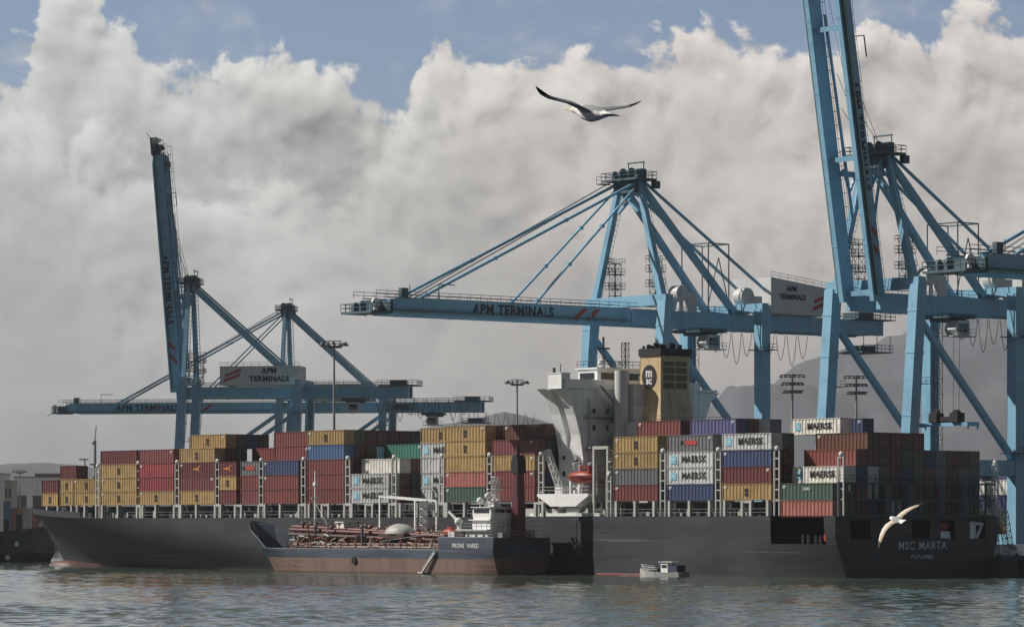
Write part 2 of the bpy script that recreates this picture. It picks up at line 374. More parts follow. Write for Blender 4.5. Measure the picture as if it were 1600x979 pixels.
hz = MB(); hz.bb(-5200, 5200, -300, 11200, -6, 720)
hm = bpy.data.materials.new('haze_air'); hm.use_nodes = True; hn = NT(hm.node_tree)
hm.node_tree.nodes.remove(hm.node_tree.nodes['Principled BSDF'])
pv = hn.new('ShaderNodeVolumePrincipled'); pv.inputs['Density'].default_value = 4.2e-5; pv.inputs['Color'].default_value = (.86, .89, .95, 1); pv.inputs['Anisotropy'].default_value = .2
hn.link(pv.outputs[0], hm.node_tree.nodes['Material Output'].inputs['Volume'])
HAZE = True
if HAZE: tag(hz.build('haze', hm), 'thin pale haze lying over the whole harbour', None, None, 'stuff')

# ------------------------------------------------------------------ water, land, hills
wm, wn_, wb = newmat('harbour_water')
g = wn_.new('ShaderNodeNewGeometry').outputs['Position']
wb.inputs['Base Color'].default_value = (.075, .098, .078, 1); wb.inputs['Roughness'].default_value = .06; wb.inputs['IOR'].default_value = 1.33
a1 = wn_.noise(wn_.mapping(g, (1, .7, 1), rot=(0, 0, .2)), 1.1, 4, .6, .3)
bp = wn_.new('ShaderNodeBump'); bp.inputs['Distance'].default_value = .06; bp.inputs['Strength'].default_value = .45
wn_.link(a1, bp.inputs['Height']); wn_.link(bp.outputs[0], wb.inputs['Normal'])
import numpy as np
rs = np.random.RandomState(5)
cols = np.concatenate([np.linspace(-2000, -300, 12, endpoint=False), np.linspace(-300, 1900, 420), np.linspace(1900, 3600, 13)[1:]])
rows = [90.0]
while rows[-1] < 1250: rows.append(rows[-1]+(3.0 if rows[-1] < 280 else .36 if rows[-1] < 430 else .36+(rows[-1]-430)*.0028))
rows = np.array(rows+[1400, 1800, 2500, 3600, 5500, 8200, 10800.0])
RX = np.outer(rows, (cols-800)/F_PX); RY = np.repeat(rows[:, None], len(cols), 1)
Zw = np.zeros_like(RX)
for i in range(80):
    lam = float(np.exp(rs.uniform(np.log(1.25), np.log(9)))); th_ = rs.normal(-1.7, .9); amp = .0042*lam**.72*rs.uniform(.5, 1.2)
    kx, ky = 2*pi/lam*cos(th_), 2*pi/lam*sin(th_)
    Zw += amp*np.sin(RX*kx+RY*ky+rs.uniform(0, 6.28)+.7*np.sin(RX*kx*.13-RY*ky*.09+i))
patch = .62+.38*np.sin(RX*.021+RY*.013+1.1)*np.sin(RX*-.012+RY*.031)
Zw *= patch*np.clip((1500-RY)/900, 0, 1)*np.clip((np.minimum(cols+300, 1900-cols)/100)[None, :], 0, 1)
nr, nc = RX.shape
me = bpy.data.meshes.new('water'); co = np.stack([RX, RY, Zw], -1).reshape(-1, 3)
ii = (np.arange(nr-1)[:, None]*nc+np.arange(nc-1)[None, :]).reshape(-1)
q = np.stack([ii, ii+1, ii+nc+1, ii+nc], -1)
me.vertices.add(len(co)); me.vertices.foreach_set('co', co.ravel()); me.loops.add(q.size); me.loops.foreach_set('vertex_index', q.ravel().astype(np.int32))
me.polygons.add(len(q)); me.polygons.foreach_set('loop_start', (np.arange(len(q))*4).astype(np.int32)); me.polygons.foreach_set('use_smooth', np.ones(len(q), bool))
me.materials.append(wm); me.update(calc_edges=True)
tag(link('water', me), 'grey green harbour water with small ripples', None, None, 'structure')

# quay and yard: one slab whose corner lies beyond the ship's bow
QZ = 3.0
qa = W(-420, 38.5, 0); qb = W(263, 38.5, 0)
q2 = Vector((.139, .990, 0))
poly = [qa, qb, qb+q2*700, qb+q2*700+Vector((900, 900, 0)), Vector((1500, 2300, 0)), Vector((1500, 200, 0))]
qd = MB(); qd.prism([(p.x, p.y) for p in poly], 'z', -5, QZ-.05)
tag(qd.build('quay', M['concrete']), 'concrete container quay behind the ship', None, None, 'structure')
yd = MB(); inner = [W(-418, 46, 0), W(255, 46, 0), W(255, 46, 0)+q2*690, W(255, 46, 0)+q2*690+Vector((880, 890, 0)), Vector((1480, 2280, 0)), Vector((1480, 215, 0))]
yd.add([(p.x, p.y, QZ) for p in inner], [tuple(range(6))])
tag(yd.build('yard_pavement', M['asphalt']), 'asphalt container yard behind the quay edge', None, None, 'structure')
kp = MB(); kp.beam(W(-420, 38.9, QZ+.15), W(262, 38.9, QZ+.15), .6, .4)
tag(kp.build('quay_kerb', M['concrete']), 'low kerb along the quay edge', None, None, 'structure')

mm, mn, mb_ = newmat('scrubby_mountain')
g = mn.new('ShaderNodeNewGeometry').outputs['Position']
c = mn.mix(mn.range(mn.noise(g, .005, 8, .62), .38, .66), (.062, .072, .088, 1), (.10, .105, .122, 1))
c = mn.mix(mn.range(mn.noise(g, .02, 6, .6), .5, .75), c, (.056, .066, .078, 1))
mn.link(c, mb_.inputs['Base Color']); mb_.inputs['Roughness'].default_value = .95
from mathutils import noise as mnoise
def terrain(name, label, ridge, dist, spread, x0, x1, nx, ny, rough, seed):
    b = MB(); vs = []
    for j in range(ny):
        y = dist + (j/(ny-1)-.5)*2*spread
        pr = max(0.0, cos((j/(ny-1)-.5)*pi))**.8
        for i in range(nx):
            x = x0+(x1-x0)*i/(nx-1); px = 800+F_PX*x/dist
            yy = ridge[-1][1]
            for (pa, ya), (pb, yb) in zip(ridge, ridge[1:]):
                if px < ridge[0][0]: yy = ridge[0][1]; break
                if pa <= px <= pb:
                    k = (px-pa)/(pb-pa); k = k*k*(3-2*k)*.5+k*.5; yy = ya+(yb-ya)*k; break
            top = CAM_H+(HOR-yy)*dist/F_PX
            n = mnoise.fractal(Vector((x*.0026+seed, y*.0018, seed)), 1.0, 2.1, 5)
            n2 = abs(mnoise.fractal(Vector((x*.0015+seed*3, y*.0009, 1.7)), 1.0, 2.0, 4))
            vs.append((x, y, max(-2.0, top*pr*(1+.10*n*rough*(1.1-pr*.5)-.22*n2*(1-pr))+n*rough*2.5)))
    fs = [(j*nx+i, j*nx+i+1, (j+1)*nx+i+1, (j+1)*nx+i) for j in range(ny-1) for i in range(nx-1)]
    b.add(vs, fs)
    o = b.build(name, mm, smooth=False); o.data.polygons.foreach_set('use_smooth', [True]*len(o.data.polygons))
    return tag(o, label, None, None, 'structure')
terrain('mountain', 'hazy grey mountain slope beyond the cranes', [(900,800),(985,706),(1060,690),(1095,652),(1130,618),(1165,612),(1190,606),(1240,588),(1300,572),(1330,558),(1400,534),(1450,520),(1500,512),(1560,505),(1640,500),(1800,510),(2100,560),(2600,640)], 9000, 1500, 150, 2800, 260, 46, 2.4, 3.1)
terrain('hills', 'low hazy hill behind the far terminal', [(-900,735),(-200,730),(0,726),(60,724),(120,727),(170,732),(300,728),(480,706),(600,690),(700,668),(745,657),(790,647),(815,652),(845,657),(900,664),(960,682),(1100,705),(1300,740)], 8600, 900, -2600, 870, 220, 30, 1.4, 8.4)
# ------------------------------------------------------------------ container ship (local x forward, y to port = -t, z up)
ship = thing('container_ship', 'huge dark hulled container ship berthed under the blue cranes, ochre funnel near its stern', 'container ship', P0, ROT)
HB = 18.0; DECK = 9.55
def half(s, k):                                    # k: 0 at the waterline, 1 at deck level
    se = 238+10*k**1.2; tp = 128-74*k; p = 1.65+1.15*k
    x = min(1, max(0, (se-s)/tp)); hb = HB*(1-(1-x)**p)
    if s < 26: hb -= (1-k)**2*3.5*((26-s)/26)**2    # stern tuck near the water
    return hb
def hull_ring_levels(): return [(-1.5,0),(0,.02),(.9,.08),(2.2,.22),(3.8,.4),(5.2,.55),(6.9,.72),(8.4,.88),(DECK,1.0)]
us = [0, 2.5, 14.2, 20, 30, 45, 60, 80, 100, 120, 140, 152, 164, 174, 184, 193, 201, 208, 214, 220, 225, 230, 234, 238]
LV = hull_ring_levels()
def sdeck(s): return 0.0 if s < 205 else 1.55*((s-205)/43)**1.3
b = MB(); port = []; stbd = []
for u in us:
    rp = []; rs = []
    for z, k in LV:
        se = 238+10*k**1.2; s = u if u <= 14.3 else 14.2+(u-14.2)/(238-14.2)*(se-14.2)
        h = half(s, k); zz = z + (sdeck(s)*max(0,(k-.6)/.4) if z > 5 else 0)
        rp.append((s, -18+h, zz)); rs.append((s, -18-h, zz))
    port.append(rp); stbd.append(rs)
nl = len(LV)
def grid(rows, skip=None):
    vs = [p for r in rows for p in r]; fs = []
    for i in range(len(rows)-1):
        for j in range(nl-1):
            if skip and skip(i, j): continue
            fs.append((i*nl+j, (i+1)*nl+j, (i+1)*nl+j+1, i*nl+j+1))
    b.add(vs, fs)
grid(port, lambda i, j: i == 1 and j in (5, 6, 7))   # mooring deck opening in the side
grid(stbd)
# transom with mooring ports
def trans(y0, y1, z0, z1): b.add([(0,y0,z0),(0,y1,z0),(0,y1,z1),(0,y0,z1)], [(0,1,2,3)])
holes = [(-3.2,-7.6),(-16.6,-20.6),(-23.0,-26.2),(-29.6,-33.2)]
zl, zh = 6.0, 8.9
trans(-3, -33, -1.5, 2.2); b.add([(0,0,zl),(0,-3.0,-1.5),(0,-3.0,zl)], [(0,1,2)]); b.add([(0,-36,zl),(0,-33,zl),(0,-33,-1.5)], [(0,1,2)])
trans(-3, -33, 2.2, zl); trans(0, -36, zh, DECK)
yy = 0
for a, c in holes: trans(yy, a, zl, zh); yy = c
trans(yy, -36, zl, zh)
# deck
dk = [(p[-1][0], p[-1][1], p[-1][2]-.02) for p in port]+[(p[-1][0], p[-1][1], p[-1][2]-.02) for p in reversed(stbd)]
b.add(dk, [tuple(range(len(dk)))])
# inner faces of the mooring space
b.bb(.3, 20, -35.4, -.6, 5.1, 5.2); b.bb(19.9, 20, -35.4, -.6, 5.1, 9.4)
hull = b.build('hull', M['hull'], ship, smooth=True)
b = MB(); b.ball((238.5, -18, -.25), (5.2, 2.0, 1.45)); o = b.build('bulbous_bow', M['hull'], ship, smooth=True)
b = MB()                                            # bow bulwark with a dark recess (anchor pocket) under it
for sgn in (1, -1):
    for z0, z1, s0 in ((7.2, 8.0, 238.0),):
        pass
for sgn in (1,-1):
    pts = []
    for u in range(9):
        s = 206+u*5.2; k = 1.0; h = half(s, k); z = DECK+sdeck(s)
        pts.append((s, -18+sgn*h, z))
    for p, q in zip(pts, pts[1:]):
        b.add([p, q, (q[0]+.3, q[1], q[2]+1.2), (p[0]+.3, p[1], p[2]+1.2)], [(0,1,2,3)])
b.build('bow_bulwark', M['hull'], ship)
b = MB(); rows_ = []                                # black sloping sheet on the port bow, stands for the anchor pocket's shadow
for i in range(7):
    u = i/6; k0 = .97-.40*u; rr_ = []
    for dk_ in (-.07, 0, .07):
        k = k0+dk_; se = 238+10*k**1.2; s = se-(1.6+11.0*u); h = half(s, k)
        z = .0+DECK*k+sdeck(s)*max(0,(k-.6)/.4)
        rr_.append((s+.35, -18+h+.42, z))
    rows_.append(rr_)
for q, w_ in zip(rows_, rows_[1:]):
    for j in range(2): b.add([q[j], w_[j], w_[j+1], q[j+1]], [(0,1,2,3)])
b.build('bow_strake', M['soot'], ship)
# things that show in the stern openings
def part(name, mat, fn, parent=ship, smooth=False):
    b = MB(); fn(b); return b.build(name, M[mat], parent, smooth)
part('mooring_winch', 'red_mark', lambda b: (b.tube((1.5,-23.4,7.9), (1.5,-25.6,7.9), .8, 12), b.bb(1.0,2.2,-23.9,-25.3,5.2,7.2)))
part('mooring_winch', 'white', lambda b: (b.bb(.7,1.3,-23.3,-25.9,6.15,7.15), b.tube((1,-23.3,6.2), (1,-25.9,6.2), .4, 8)))
part('stair_enclosure', 'white', lambda b: (b.bb(.6,2.2,-29.9,-31.6,5.2,8.7), b.beam((.4,-31.4,6.0),(.4,-32.8,8.4),.5,.2), b.bb(.5,.7,-31.5,-33,8.1,8.6)))
part('mooring_winch', 'steel', lambda b: (b.tube((4,-3,6.6), (4,-7,6.6), .8, 10), b.bb(3,5,-4.5,-5.2,5.2,7.8)))
part('bollard', 'soot', lambda b: [(b.tube((s, -1.2, 5.2), (s, -1.2, 6.5), .35, 8)) for s in (4.2, 5.2)])
part('bollard', 'soot', lambda b: [(b.tube((s, -1.2, 5.2), (s, -1.2, 6.7), .38, 8)) for s in (6.8, 8.0)])
part('mooring_reel', 'red_mark', lambda b: (b.tube((3.0,-1.2,6.3),(3.0,-2.4,6.3),.75,12)))
# stern lettering
lettering('MSC', 1.75, M['white_text'], ship, (-.03, -15.4, 4.9), (0,-1,0), name='ship_name', spacing=1.12, bold=.01)
lettering('MARTA', 1.75, M['white_text'], ship, (-.03, -21.2, 4.9), (0,-1,0), name='ship_name', spacing=1.12, bold=.01)
lettering('PANAMA', 1.15, M['white_text'], ship, (-.03, -18.9, 3.2), (0,-1,0), name='home_port', spacing=1.1, bold=.005)
# hatch coaming under the stacks
part('hatch_coaming', 'dark_coaming', lambda b: (b.bb(15.5, 58, -34.4, -1.6, 9.55, 11.75), b.bb(78.5, 199, -34.4, -1.6, 9.55, 11.75), b.bb(199.2, 219, -30, -4.2, 9.55, 11.75), b.bb(219.2, 232, -26, -9.5, 9.9, 11.75)))
part('deck_rail', 'galv', lambda b: (b.rail([(14.8,-.12,9.55),(60,-.12,9.55)], 1.1, 1.6, .03), b.rail([(76,-.12,9.55),(190,-.12,9.55)], 1.1, 1.6, .03)))
# small pale deck fittings along the passageway under the stacks
rr = random.Random(3)
for i in range(64):
    s = rr.uniform(16, 196)
    if 60 < s < 78: continue
    h = rr.choice((.5, .7, 1.0, 1.3)); b = MB(); b.bb(s, s+rr.uniform(.25, .9), -1.4, -1.0, 9.56, 9.56+h); b.build('deck_fitting', M['cream'], ship)

# ---- container slots. Bays listed from the stern; px = fore and aft columns on the port edge row
CW, CH, TI = 2.438, 2.58, 2.6
ROW0 = .12; RP = 2.5
def row_t(r): return ROW0 + r*RP
BAYS = [  # name, px forward, px aft, base z, heights by row
 ('A', 1220, 1301, 9.35, [2,3,4,5,5,5,5,5,4,4,4,4,4]),
 ('B', 1128, 1205, 12.0, [4,4,4,4,4,4,5,5,5,4,4,4,4]),
 ('C', 1042, 1114, 12.0, [4,4,5,5,5,5,4,4,4,4,4,4,4]),
 ('D', 959, 1027, 12.0, [4,4,5,5,4,4,4,4,4,4,4,4,4]),
 ('1', 769, 835, 12.0, [4,5,5,5,5,5,5,5,5,5,5,5,5]),
 ('2', 695, 758, 12.0, [5,5,5,5,5,5,5,5,5,5,5,5,5]),
 ('3', 622, 683, 12.0, [0,0,5,5,5,5,5,4,4,4,4,4,4]),
 ('4', 547, 607, 12.0, [2,3,3,4,4,4,4,4,4,4,4,4,4]),
 ('5', 480, 537, 12.0, [5,5,5,5,5,5,5,4,4,4,4,4,4]),
 ('6', 411, 466, 12.0, [3,5,5,4,4,4,4,4,4,4,4,4,4]),
 ('7', 342, 403, 12.0, [3,3,3,4,4,4,4,4,4,4,4,4,4]),
 ('8', 280, 335, 12.0, [4,5,5,5,5,4,4,4,4,4,4,4,4]),
 ('9', 217, 271, 12.0, [4,4,4,4,4,4,4,4,4,4,4,4,4]),
 ('10', 157, 213, 12.0, [4,4,4,4,4,4,4,4,4,4,4,4,4]),
]
PAL = {'yellow':('mustard yellow',(.42,.28,.115)), 'red':('brick red',(.20,.052,.046)), 'dred':('dark red',(.150,.032,.036)), 'bred':('crimson',(.29,.045,.055)),
 'pred':('faded coral',(.36,.125,.10)), 'rose':('dull maroon',(.20,.055,.062)), 'blue':('navy blue',(.040,.062,.155)), 'mblue':('mid blue',(.055,.125,.26)), 'pblue':('violet blue',(.095,.095,.22)),
 'grey':('pale grey',(.50,.51,.52)), 'dgrey':('slate grey',(.155,.16,.175)), 'green':('dark green',(.055,.10,.078)), 'teal':('teal green',(.05,.23,.17)), 'white':('off white',(.74,.72,.66)),
 'brown':('rust brown',(.115,.05,.03)), 'olive':('olive brown',(.12,.105,.05))}
EMB = {'m':'with black emblem','k':'with big lettering','bird':'with swooping bird','badge':'with red badge','cap':'with small lettering','bar':'with lettered corner'}
PORTROW = {  # (bay,row): tiers from the bottom: (colour, mark)
 ('A',0): ['pred',('green','cap')], ('A',1): [None,None,('white','k')], ('A',2): [None,None,None,'red'],
 ('B',0): [('yellow','m'),'dred','blue',('grey','k')], ('B',6): [None,None,None,None,('white','k')],
 ('C',0): ['blue',('grey','k'),('grey','k'),('dgrey','badge')], ('C',2): [None]*4+['pblue'], ('C',3): [None]*4+['dred'],
 ('D',0): ['red','dgrey',('yellow','m'),('yellow','m')], ('D',2): [None]*4+['red'],
 ('1',0): ['red','red',('yellow','m'),'rose'], ('1',1): [None]*4+['brown'], ('1',2): [None]*4+['dgrey'], ('2',0): ['green','pred','yellow',('yellow','m'),('yellow','m')],
 ('3',2): ['grey',('grey','k'),'grey',('grey','k'),('yellow','m')],
 ('4',0): [('grey','k'),('grey','k')], ('4',1): [None,None,('white','bar')], ('4',3): [None]*3+['teal'],
 ('5',0): ['red','red','red','mblue',('yellow','m')], ('5',1): [None]*4+['olive'], ('5',2): [None]*4+['dred'],
 ('6',0): ['red','red','blue'], ('6',1): [None]*3+['red','red'], ('7',3): [None]*3+['red'],
 ('8',0): [('yellow','m'),'rose',('dred','bird'),('yellow','m')], ('8',1): [None]*4+[('yellow','m')],
 ('9',0): [('yellow','m'),'bred','bred','rose'], ('10',0): [('yellow','m'),('yellow','m'),('yellow','m'),'dred'],
}
S7 = {'fwd': ['dred',('yellow','m'),('dred','bird')], 'aft': ['rose','red',('dgrey','badge')]}
BAYNAME = {'A':'sternmost bay','B':'second bay from stern','C':'third bay from stern','D':'bay behind bridge','1':'first bay ahead of bridge'}
ORD = ['first','second','third','fourth','fifth','sixth','seventh','eighth','ninth','tenth','eleventh','twelfth','thirteenth']
for i in range(2, 13): BAYNAME[str(i)] = ORD[i-1]+' bay ahead of bridge'
TIERN = ['bottom tier','second tier','third tier','fourth tier','fifth tier']
def rown(r): return 'port edge row' if r == 0 else ORD[r]+' row inboard'

# container meshes: corrugated body, corner frame, doors
def corr(n, L, amp):                               # trapezoid ribs along a length L -> list of (x, depth)
    pts = []; p = L/n
    for i in range(n):
        x = -L/2+i*p
        pts += [(x, 0), (x+.32*p, 0), (x+.5*p, -amp), (x+.82*p, -amp)]
    pts.append((L/2, 0)); return pts
def container_meshes(L):
    b = MB(); y = CW/2-.035
    for sgn in (1, -1):
        pr = corr(int(L/.78), L-.3, .095)
        vs = []
        for x, d_ in pr: vs += [(x, sgn*(y+d_), .16), (x, sgn*(y+d_), CH-.13)]
        b.add(vs, [(2*i, 2*i+2, 2*i+3, 2*i+1) for i in range(len(pr)-1)])
    pr = corr(8, CW-.3, .04); vs = []
    for x, d_ in pr: vs += [(L/2-.05+d_, x, .16), (L/2-.05+d_, x, CH-.13)]
    b.add(vs, [(2*i, 2*i+2, 2*i+3, 2*i+1) for i in range(len(pr)-1)])
    b.bb(-L/2+.08, L/2-.12, -y+.04, y-.04, CH-.12, CH-.05); b.bb(-L/2+.08, L/2-.08, -y+.08, y-.08, .1, .17)
    b.bb(-L/2+.12, -L/2+.16, -y, y, .15, CH-.13)
    body = b.mesh('shipping_container', M['container'])
    b = MB(); P_ = .15
    for sx in (-1, 1):
        for sy in (-1, 1):
            b.bb(sx*(L/2)-sx*P_, sx*L/2, sy*CW/2-sy*P_, sy*CW/2, 0, CH)
            for z in (0, CH-.12): b.bb(sx*(L/2)-sx*.2, sx*(L/2+.012), sy*CW/2-sy*.18, sy*(CW/2+.012), z, z+.12)
        for z0, z1 in ((0, .16), (CH-.13, CH-.01)): b.bb(sx*L/2-sx*.1, sx*(L/2-.005), -CW/2+.15, CW/2-.15, z0, z1)
    for sy in (-1, 1):
        for z0, z1 in ((.01, .17), (CH-.14, CH-.02)): b.bb(-L/2+.15, L/2-.15, sy*CW/2-sy*.09, sy*(CW/2-.005), z0, z1)
    fr = b.mesh('frame', M['container_rail'])
    doors = []
    for sy in (1, -1):
        b = MB(); y0, y1 = (.012, CW/2-.16) if sy > 0 else (-.012, -CW/2+.16)
        b.bb(-L/2+.02, -L/2+.07, y0, y1, .18, CH-.15)
        for q in (.3, .72):
            yy = y0+(y1-y0)*q; b.mi = 1; b.tube((-L/2-.01, yy, .14), (-L/2-.01, yy, CH-.11), .022, 5)
            b.bb(-L/2-.03, -L/2+.02, yy-.02, yy+.22, .95, 1.05); b.mi = 0
        for z in (.75, 1.35, 1.95): b.bb(-L/2+.005, -L/2+.03, y0+(.05 if sy > 0 else -.05), y1-(.05 if sy > 0 else -.05), z, z+.06)
        doors.append(b.mesh('door', [M['container'], M['galv']]))
    return body, fr, doors
_cm = {}
def cmesh(L):
    k = round(L, 2)
    if k not in _cm: _cm[k] = container_meshes(k)
    return _cm[k]
def star_mesh():
    b = MB(); n = 7
    b.add([(( .36 if i % 2 == 0 else .15)*sin(pi*i/n), (.36 if i % 2 == 0 else .15)*cos(pi*i/n), .014) for i in range(2*n)], [tuple(range(2*n))])
    return b.mesh('star', M['white_text'])
STAR = None
def marks(o, kind, L):
    global STAR
    yf = CW/2+.012
    if kind == 'm':
        lettering('m', 1.05, M['black_text'], o, (0, yf, 1.62), (-1,0,0), name='emblem_letter', bold=.05)
        lettering('sc', .98, M['black_text'], o, (0, yf, .96), (-1,0,0), name='emblem_letter', bold=.05)
    elif kind == 'k':
        lettering('MAERSK', 1.42, M['black_text'], o, (-L*.085, yf, 1.30), (-1,0,0), bold=.035, spacing=1.12)
        b = MB(); b.bb(L*.355-.62, L*.355+.62, yf-.01, yf, .68, 1.92); sq = b.build('logo_square', M['sky_mark'], o)
        if STAR is None: STAR = star_mesh()
        st = link('star', STAR, sq); st.matrix_local = face_matrix((L*.355, yf, 1.3), (-1,0,0), (0,0,1))
    elif kind == 'bird':
        b = MB(); z = 1.3
        for poly in ([(1.3,.0),(.2,.22),(-.6,.1),(-.2,-.18)], [(.35,.2),(-.2,.15),(-1.15,.85),(-.75,.25)], [(.2,-.1),(-.3,-.15),(-1.0,-.55),(-.5,-.05)]):
            n = len(poly); b.add([(x*1.1, yf, z+y*1.0) for x, y in poly], [tuple(range(n))])
        b.build('bird_emblem', M['orange_mark'], o)
    elif kind == 'badge':
        b = MB(); b.bb(-1.6, 1.1, yf-.01, yf, .98, 1.72); b.build('badge', M['red_mark'], o)
        lettering('FR', .8, M['black_text'], o, (1.75, yf, 1.3), (-1,0,0), bold=.04)
    elif kind == 'cap': lettering('CARU', .62, M['white_text'], o, (0, yf, 1.7), (-1,0,0), bold=.03)
    elif kind == 'bar': lettering('STAR', .5, M['black_text'], o, (L*.36, yf, 2.15), (-1,0,0), bold=.03)
GROUP = 'containers stacked on the ship deck'
def place_container(s_mid, t, z, L, colour, mark, doors, label):
    cn, rgb = PAL[colour]
    body, fr, dr = cmesh(L)
    o = link('shipping_container', body); o.location = W(s_mid, t+CW/2, z); o.rotation_euler = (0, 0, ROT)
    k = rr.uniform(.88, 1.1); col = (rgb[0]*k, rgb[1]*k, rgb[2]*k, 1)
    o.color = col
    f = link('frame', fr, o); f.color = tuple(x*.8 for x in col[:3])+(1,)
    if doors:
        for d_ in dr: q = link('door', d_, o); q.color = col
    if mark: marks(o, mark, L)
    if L > 8 and rr.random() < .7 and mark != 'k':
        b = MB(); xs = rr.choice((-1, 1))*(L/2-.75); b.bb(xs-.35, xs+.35, CW/2, CW/2+.012, 2.06, 2.24); b.bb(xs-.2, xs+.35, CW/2, CW/2+.012, 1.84, 1.96); b.build('code_plate', M['white_text'], o)
    tag(o, label, 'container', GROUP); return o
BIX = {n[0]: i for i, n in enumerate(BAYS)}
WEI = ['dred']*4+['brown']*4+['blue']*4+['olive']*4+['dgrey']*3+['green']*3+['red']*3+['rose']*2+['mblue']+['grey']
NCONT = 0
ENDA = {2:'green'}
for bi, (nm, pf, pa, base, hts) in enumerate(BAYS):
    for r, h in enumerate(hts):
        t = row_t(r)
        s1, s0 = s_of(pf, ROW0), s_of(pa, ROW0); L = s1-s0; sm = (s0+s1)/2
        for k in range(h):
            side = r == 0 or k >= hts[r-1]
            nb = BAYS[bi-1][4] if bi > 0 else None
            gap_open = nm in ('A', '1') or (nb and k >= nb[r])
            if nm == 'A' and k < 2 and r > 9: pass
            peek = r <= 1 or (nm == '4' and r <= 3) or (nm == '1' and r <= 3)
            if nm == '1' and not (r <= 6): gap_open = False
            if not (side or gap_open or peek): continue
            spec = PORTROW.get((nm, r)); spec = spec[k] if spec and k < len(spec) else None
            colour, mark = (spec if isinstance(spec, tuple) else (spec, None)) if spec else (rr.choice(WEI), None)
            z = base+k*TI
            if nm == '7' and r == 0:
                h2 = L*.445
                for half_, sm2, word in (('fwd', s1-h2/2, 'forward'), ('aft', s0+h2/2, 'aft')):
                    sp = S7[half_][k]; colour, mark = sp if isinstance(sp, tuple) else (sp, None)
                    place_container(sm2, t, z, round(h2, 2), colour, mark, True, f"{PAL[colour][0]} short container, {word} half, {TIERN[k]}, {rown(r)}, {BAYNAME[nm]}"); NCONT += 1
                continue
            lab = f"{PAL[colour][0]} container {EMB[mark]+' ' if mark else ''}".strip()+f", {TIERN[k]}, {rown(r)}, {BAYNAME[nm]}"
            place_container(sm, t, z, round(L, 1), colour, mark, gap_open or peek or r <= 2, lab); NCONT += 1
# the narrow bow bays
def bow(pxf, pxa, t, tier, colour, mark, word, z0=12.0, bay='eleventh bay ahead of bridge'):
    global NCONT
    s1, s0 = s_of(pxf, t), s_of(pxa, t)
    place_container((s0+s1)/2, t, z0+tier*TI, round(s1-s0, 1), colour, mark, True, f"{PAL[colour][0]} {word} container {EMB[mark]+', ' if mark else ', '}{TIERN[tier]}, {bay}".replace(' ,', ',')); NCONT += 1
for k in range(2):
    bow(93.5, 113.5, 3.0, k, 'yellow', 'm', 'short'); bow(114.5, 154, 3.0, k, 'yellow', 'm', 'long')
    bow(65, 90, 8.0, k, 'yellow' if k == 0 else 'dred', 'm' if k == 0 else None, 'lone', bay='bay at the bow')
bow(94, 119, 3.0, 2, 'dred', None, 'short'); 
bow(97, 121, 5.6, 2, 'dred', None, 'half hidden short')
for k in range(2): bow(72, 96, 10.6, k, 'brown', None, 'half hidden', bay='bay at the bow')
print('CONTAINERS', NCONT)

# ---- lashing bridges, posts and lamps between the bays
def ln(s, t, z): return (s, -t, z)
def lash_post(s, z1=19.6):
    b = MB()
    for ds in (-.55, .55):
        b.beam(ln(s+ds, .35, 9.55), ln(s+ds, .35, z1), .28, .22)
    for z in (12.0, 13.6, 15.2, 16.8, 18.4): b.beam(ln(s-.55, .35, z), ln(s+.55, .35, z), .2, .2)
    o = b.build('lashing_post', M['cream'], ship)
    b = MB(); b.ball(ln(s, .35, z1+.35), .42, 8, 6); b.build('deck_lamp', M['white'], o)
edges = [(s_of(n[1], ROW0), s_of(n[2], ROW0), n[0]) for n in BAYS]
for (f0, a0, n0), (f1, a1, n1) in zip(edges, edges[1:]):
    if n0 == 'D': continue
    lash_post((f0+a1)/2)
lash_post(edges[0][1]-1.6, 18.5); lash_post(edges[3][0]+1.4, 16.0); lash_post(edges[4][1]-1.5); lash_post(edges[13][0]+1.2, 19.2)
def deck_post(s, arch):
    b = MB()
    if arch:
        for ds in (-.95, .95): b.beam(ln(s+ds, .3, 9.5), ln(s+ds, .3, 11.8), .62, .5)
        b.beam(ln(s-1.26, .3, 11.75), ln(s+1.26, .3, 11.75), .45, .4)
    else: b.beam(ln(s, .3, 9.5), ln(s, .3, 11.98), .8, .5)
    b.build('deck_post', M['cream'], ship)
for f0, a0, n0 in edges:
    if n0 == 'A': continue
    deck_post((f0+a0)/2, n0 in ('B','5','7','4'))
    deck_post(f0-.7, False); deck_post(a0+.7, False) if n0 in 'BCD' else deck_post(a0-1.2, True)
for px, t in ((92,3.2),(113,3.2),(122,3.2),(134,3.2),(152,3.2),(75,8.2)): 
    s = s_of(px, t); b = MB(); b.beam(ln(s, t, 9.6), ln(s, t, 12), .7, .5); b.build('deck_post', M['cream'], ship)
# stern lashing bridge in front of the sternmost containers
b = MB()
for r in range(14): b.beam(ln(-.55, ROW0+r*RP-.03, 9.4), ln(-.55, ROW0+r*RP-.03, 14.6), .22, .3)
for z in (9.6, 12.0, 14.5): b.bb(-.75, -.4, -34.5, -.1, z-.14, z+.14)
for y0 in (-10.0, -14.8, -22.0, -27.0): b.bb(-.66, -.5, y0-1.5, y0, 9.7, 14.4)
b.rail([(-.6,-.1,14.6),(-.6,-34.5,14.6)], 1.1, 2.5, .04)
b.build('stern_lashing_bridge', M['lash'], ship)
b = MB(); b.lattice((-.3,-35.0,9.5), (-.3,-35.0,17.6), .7, .09, 5); b.ball((-.3,-35,18), .35, 8, 6); b.build('lashing_post', M['white'], ship)
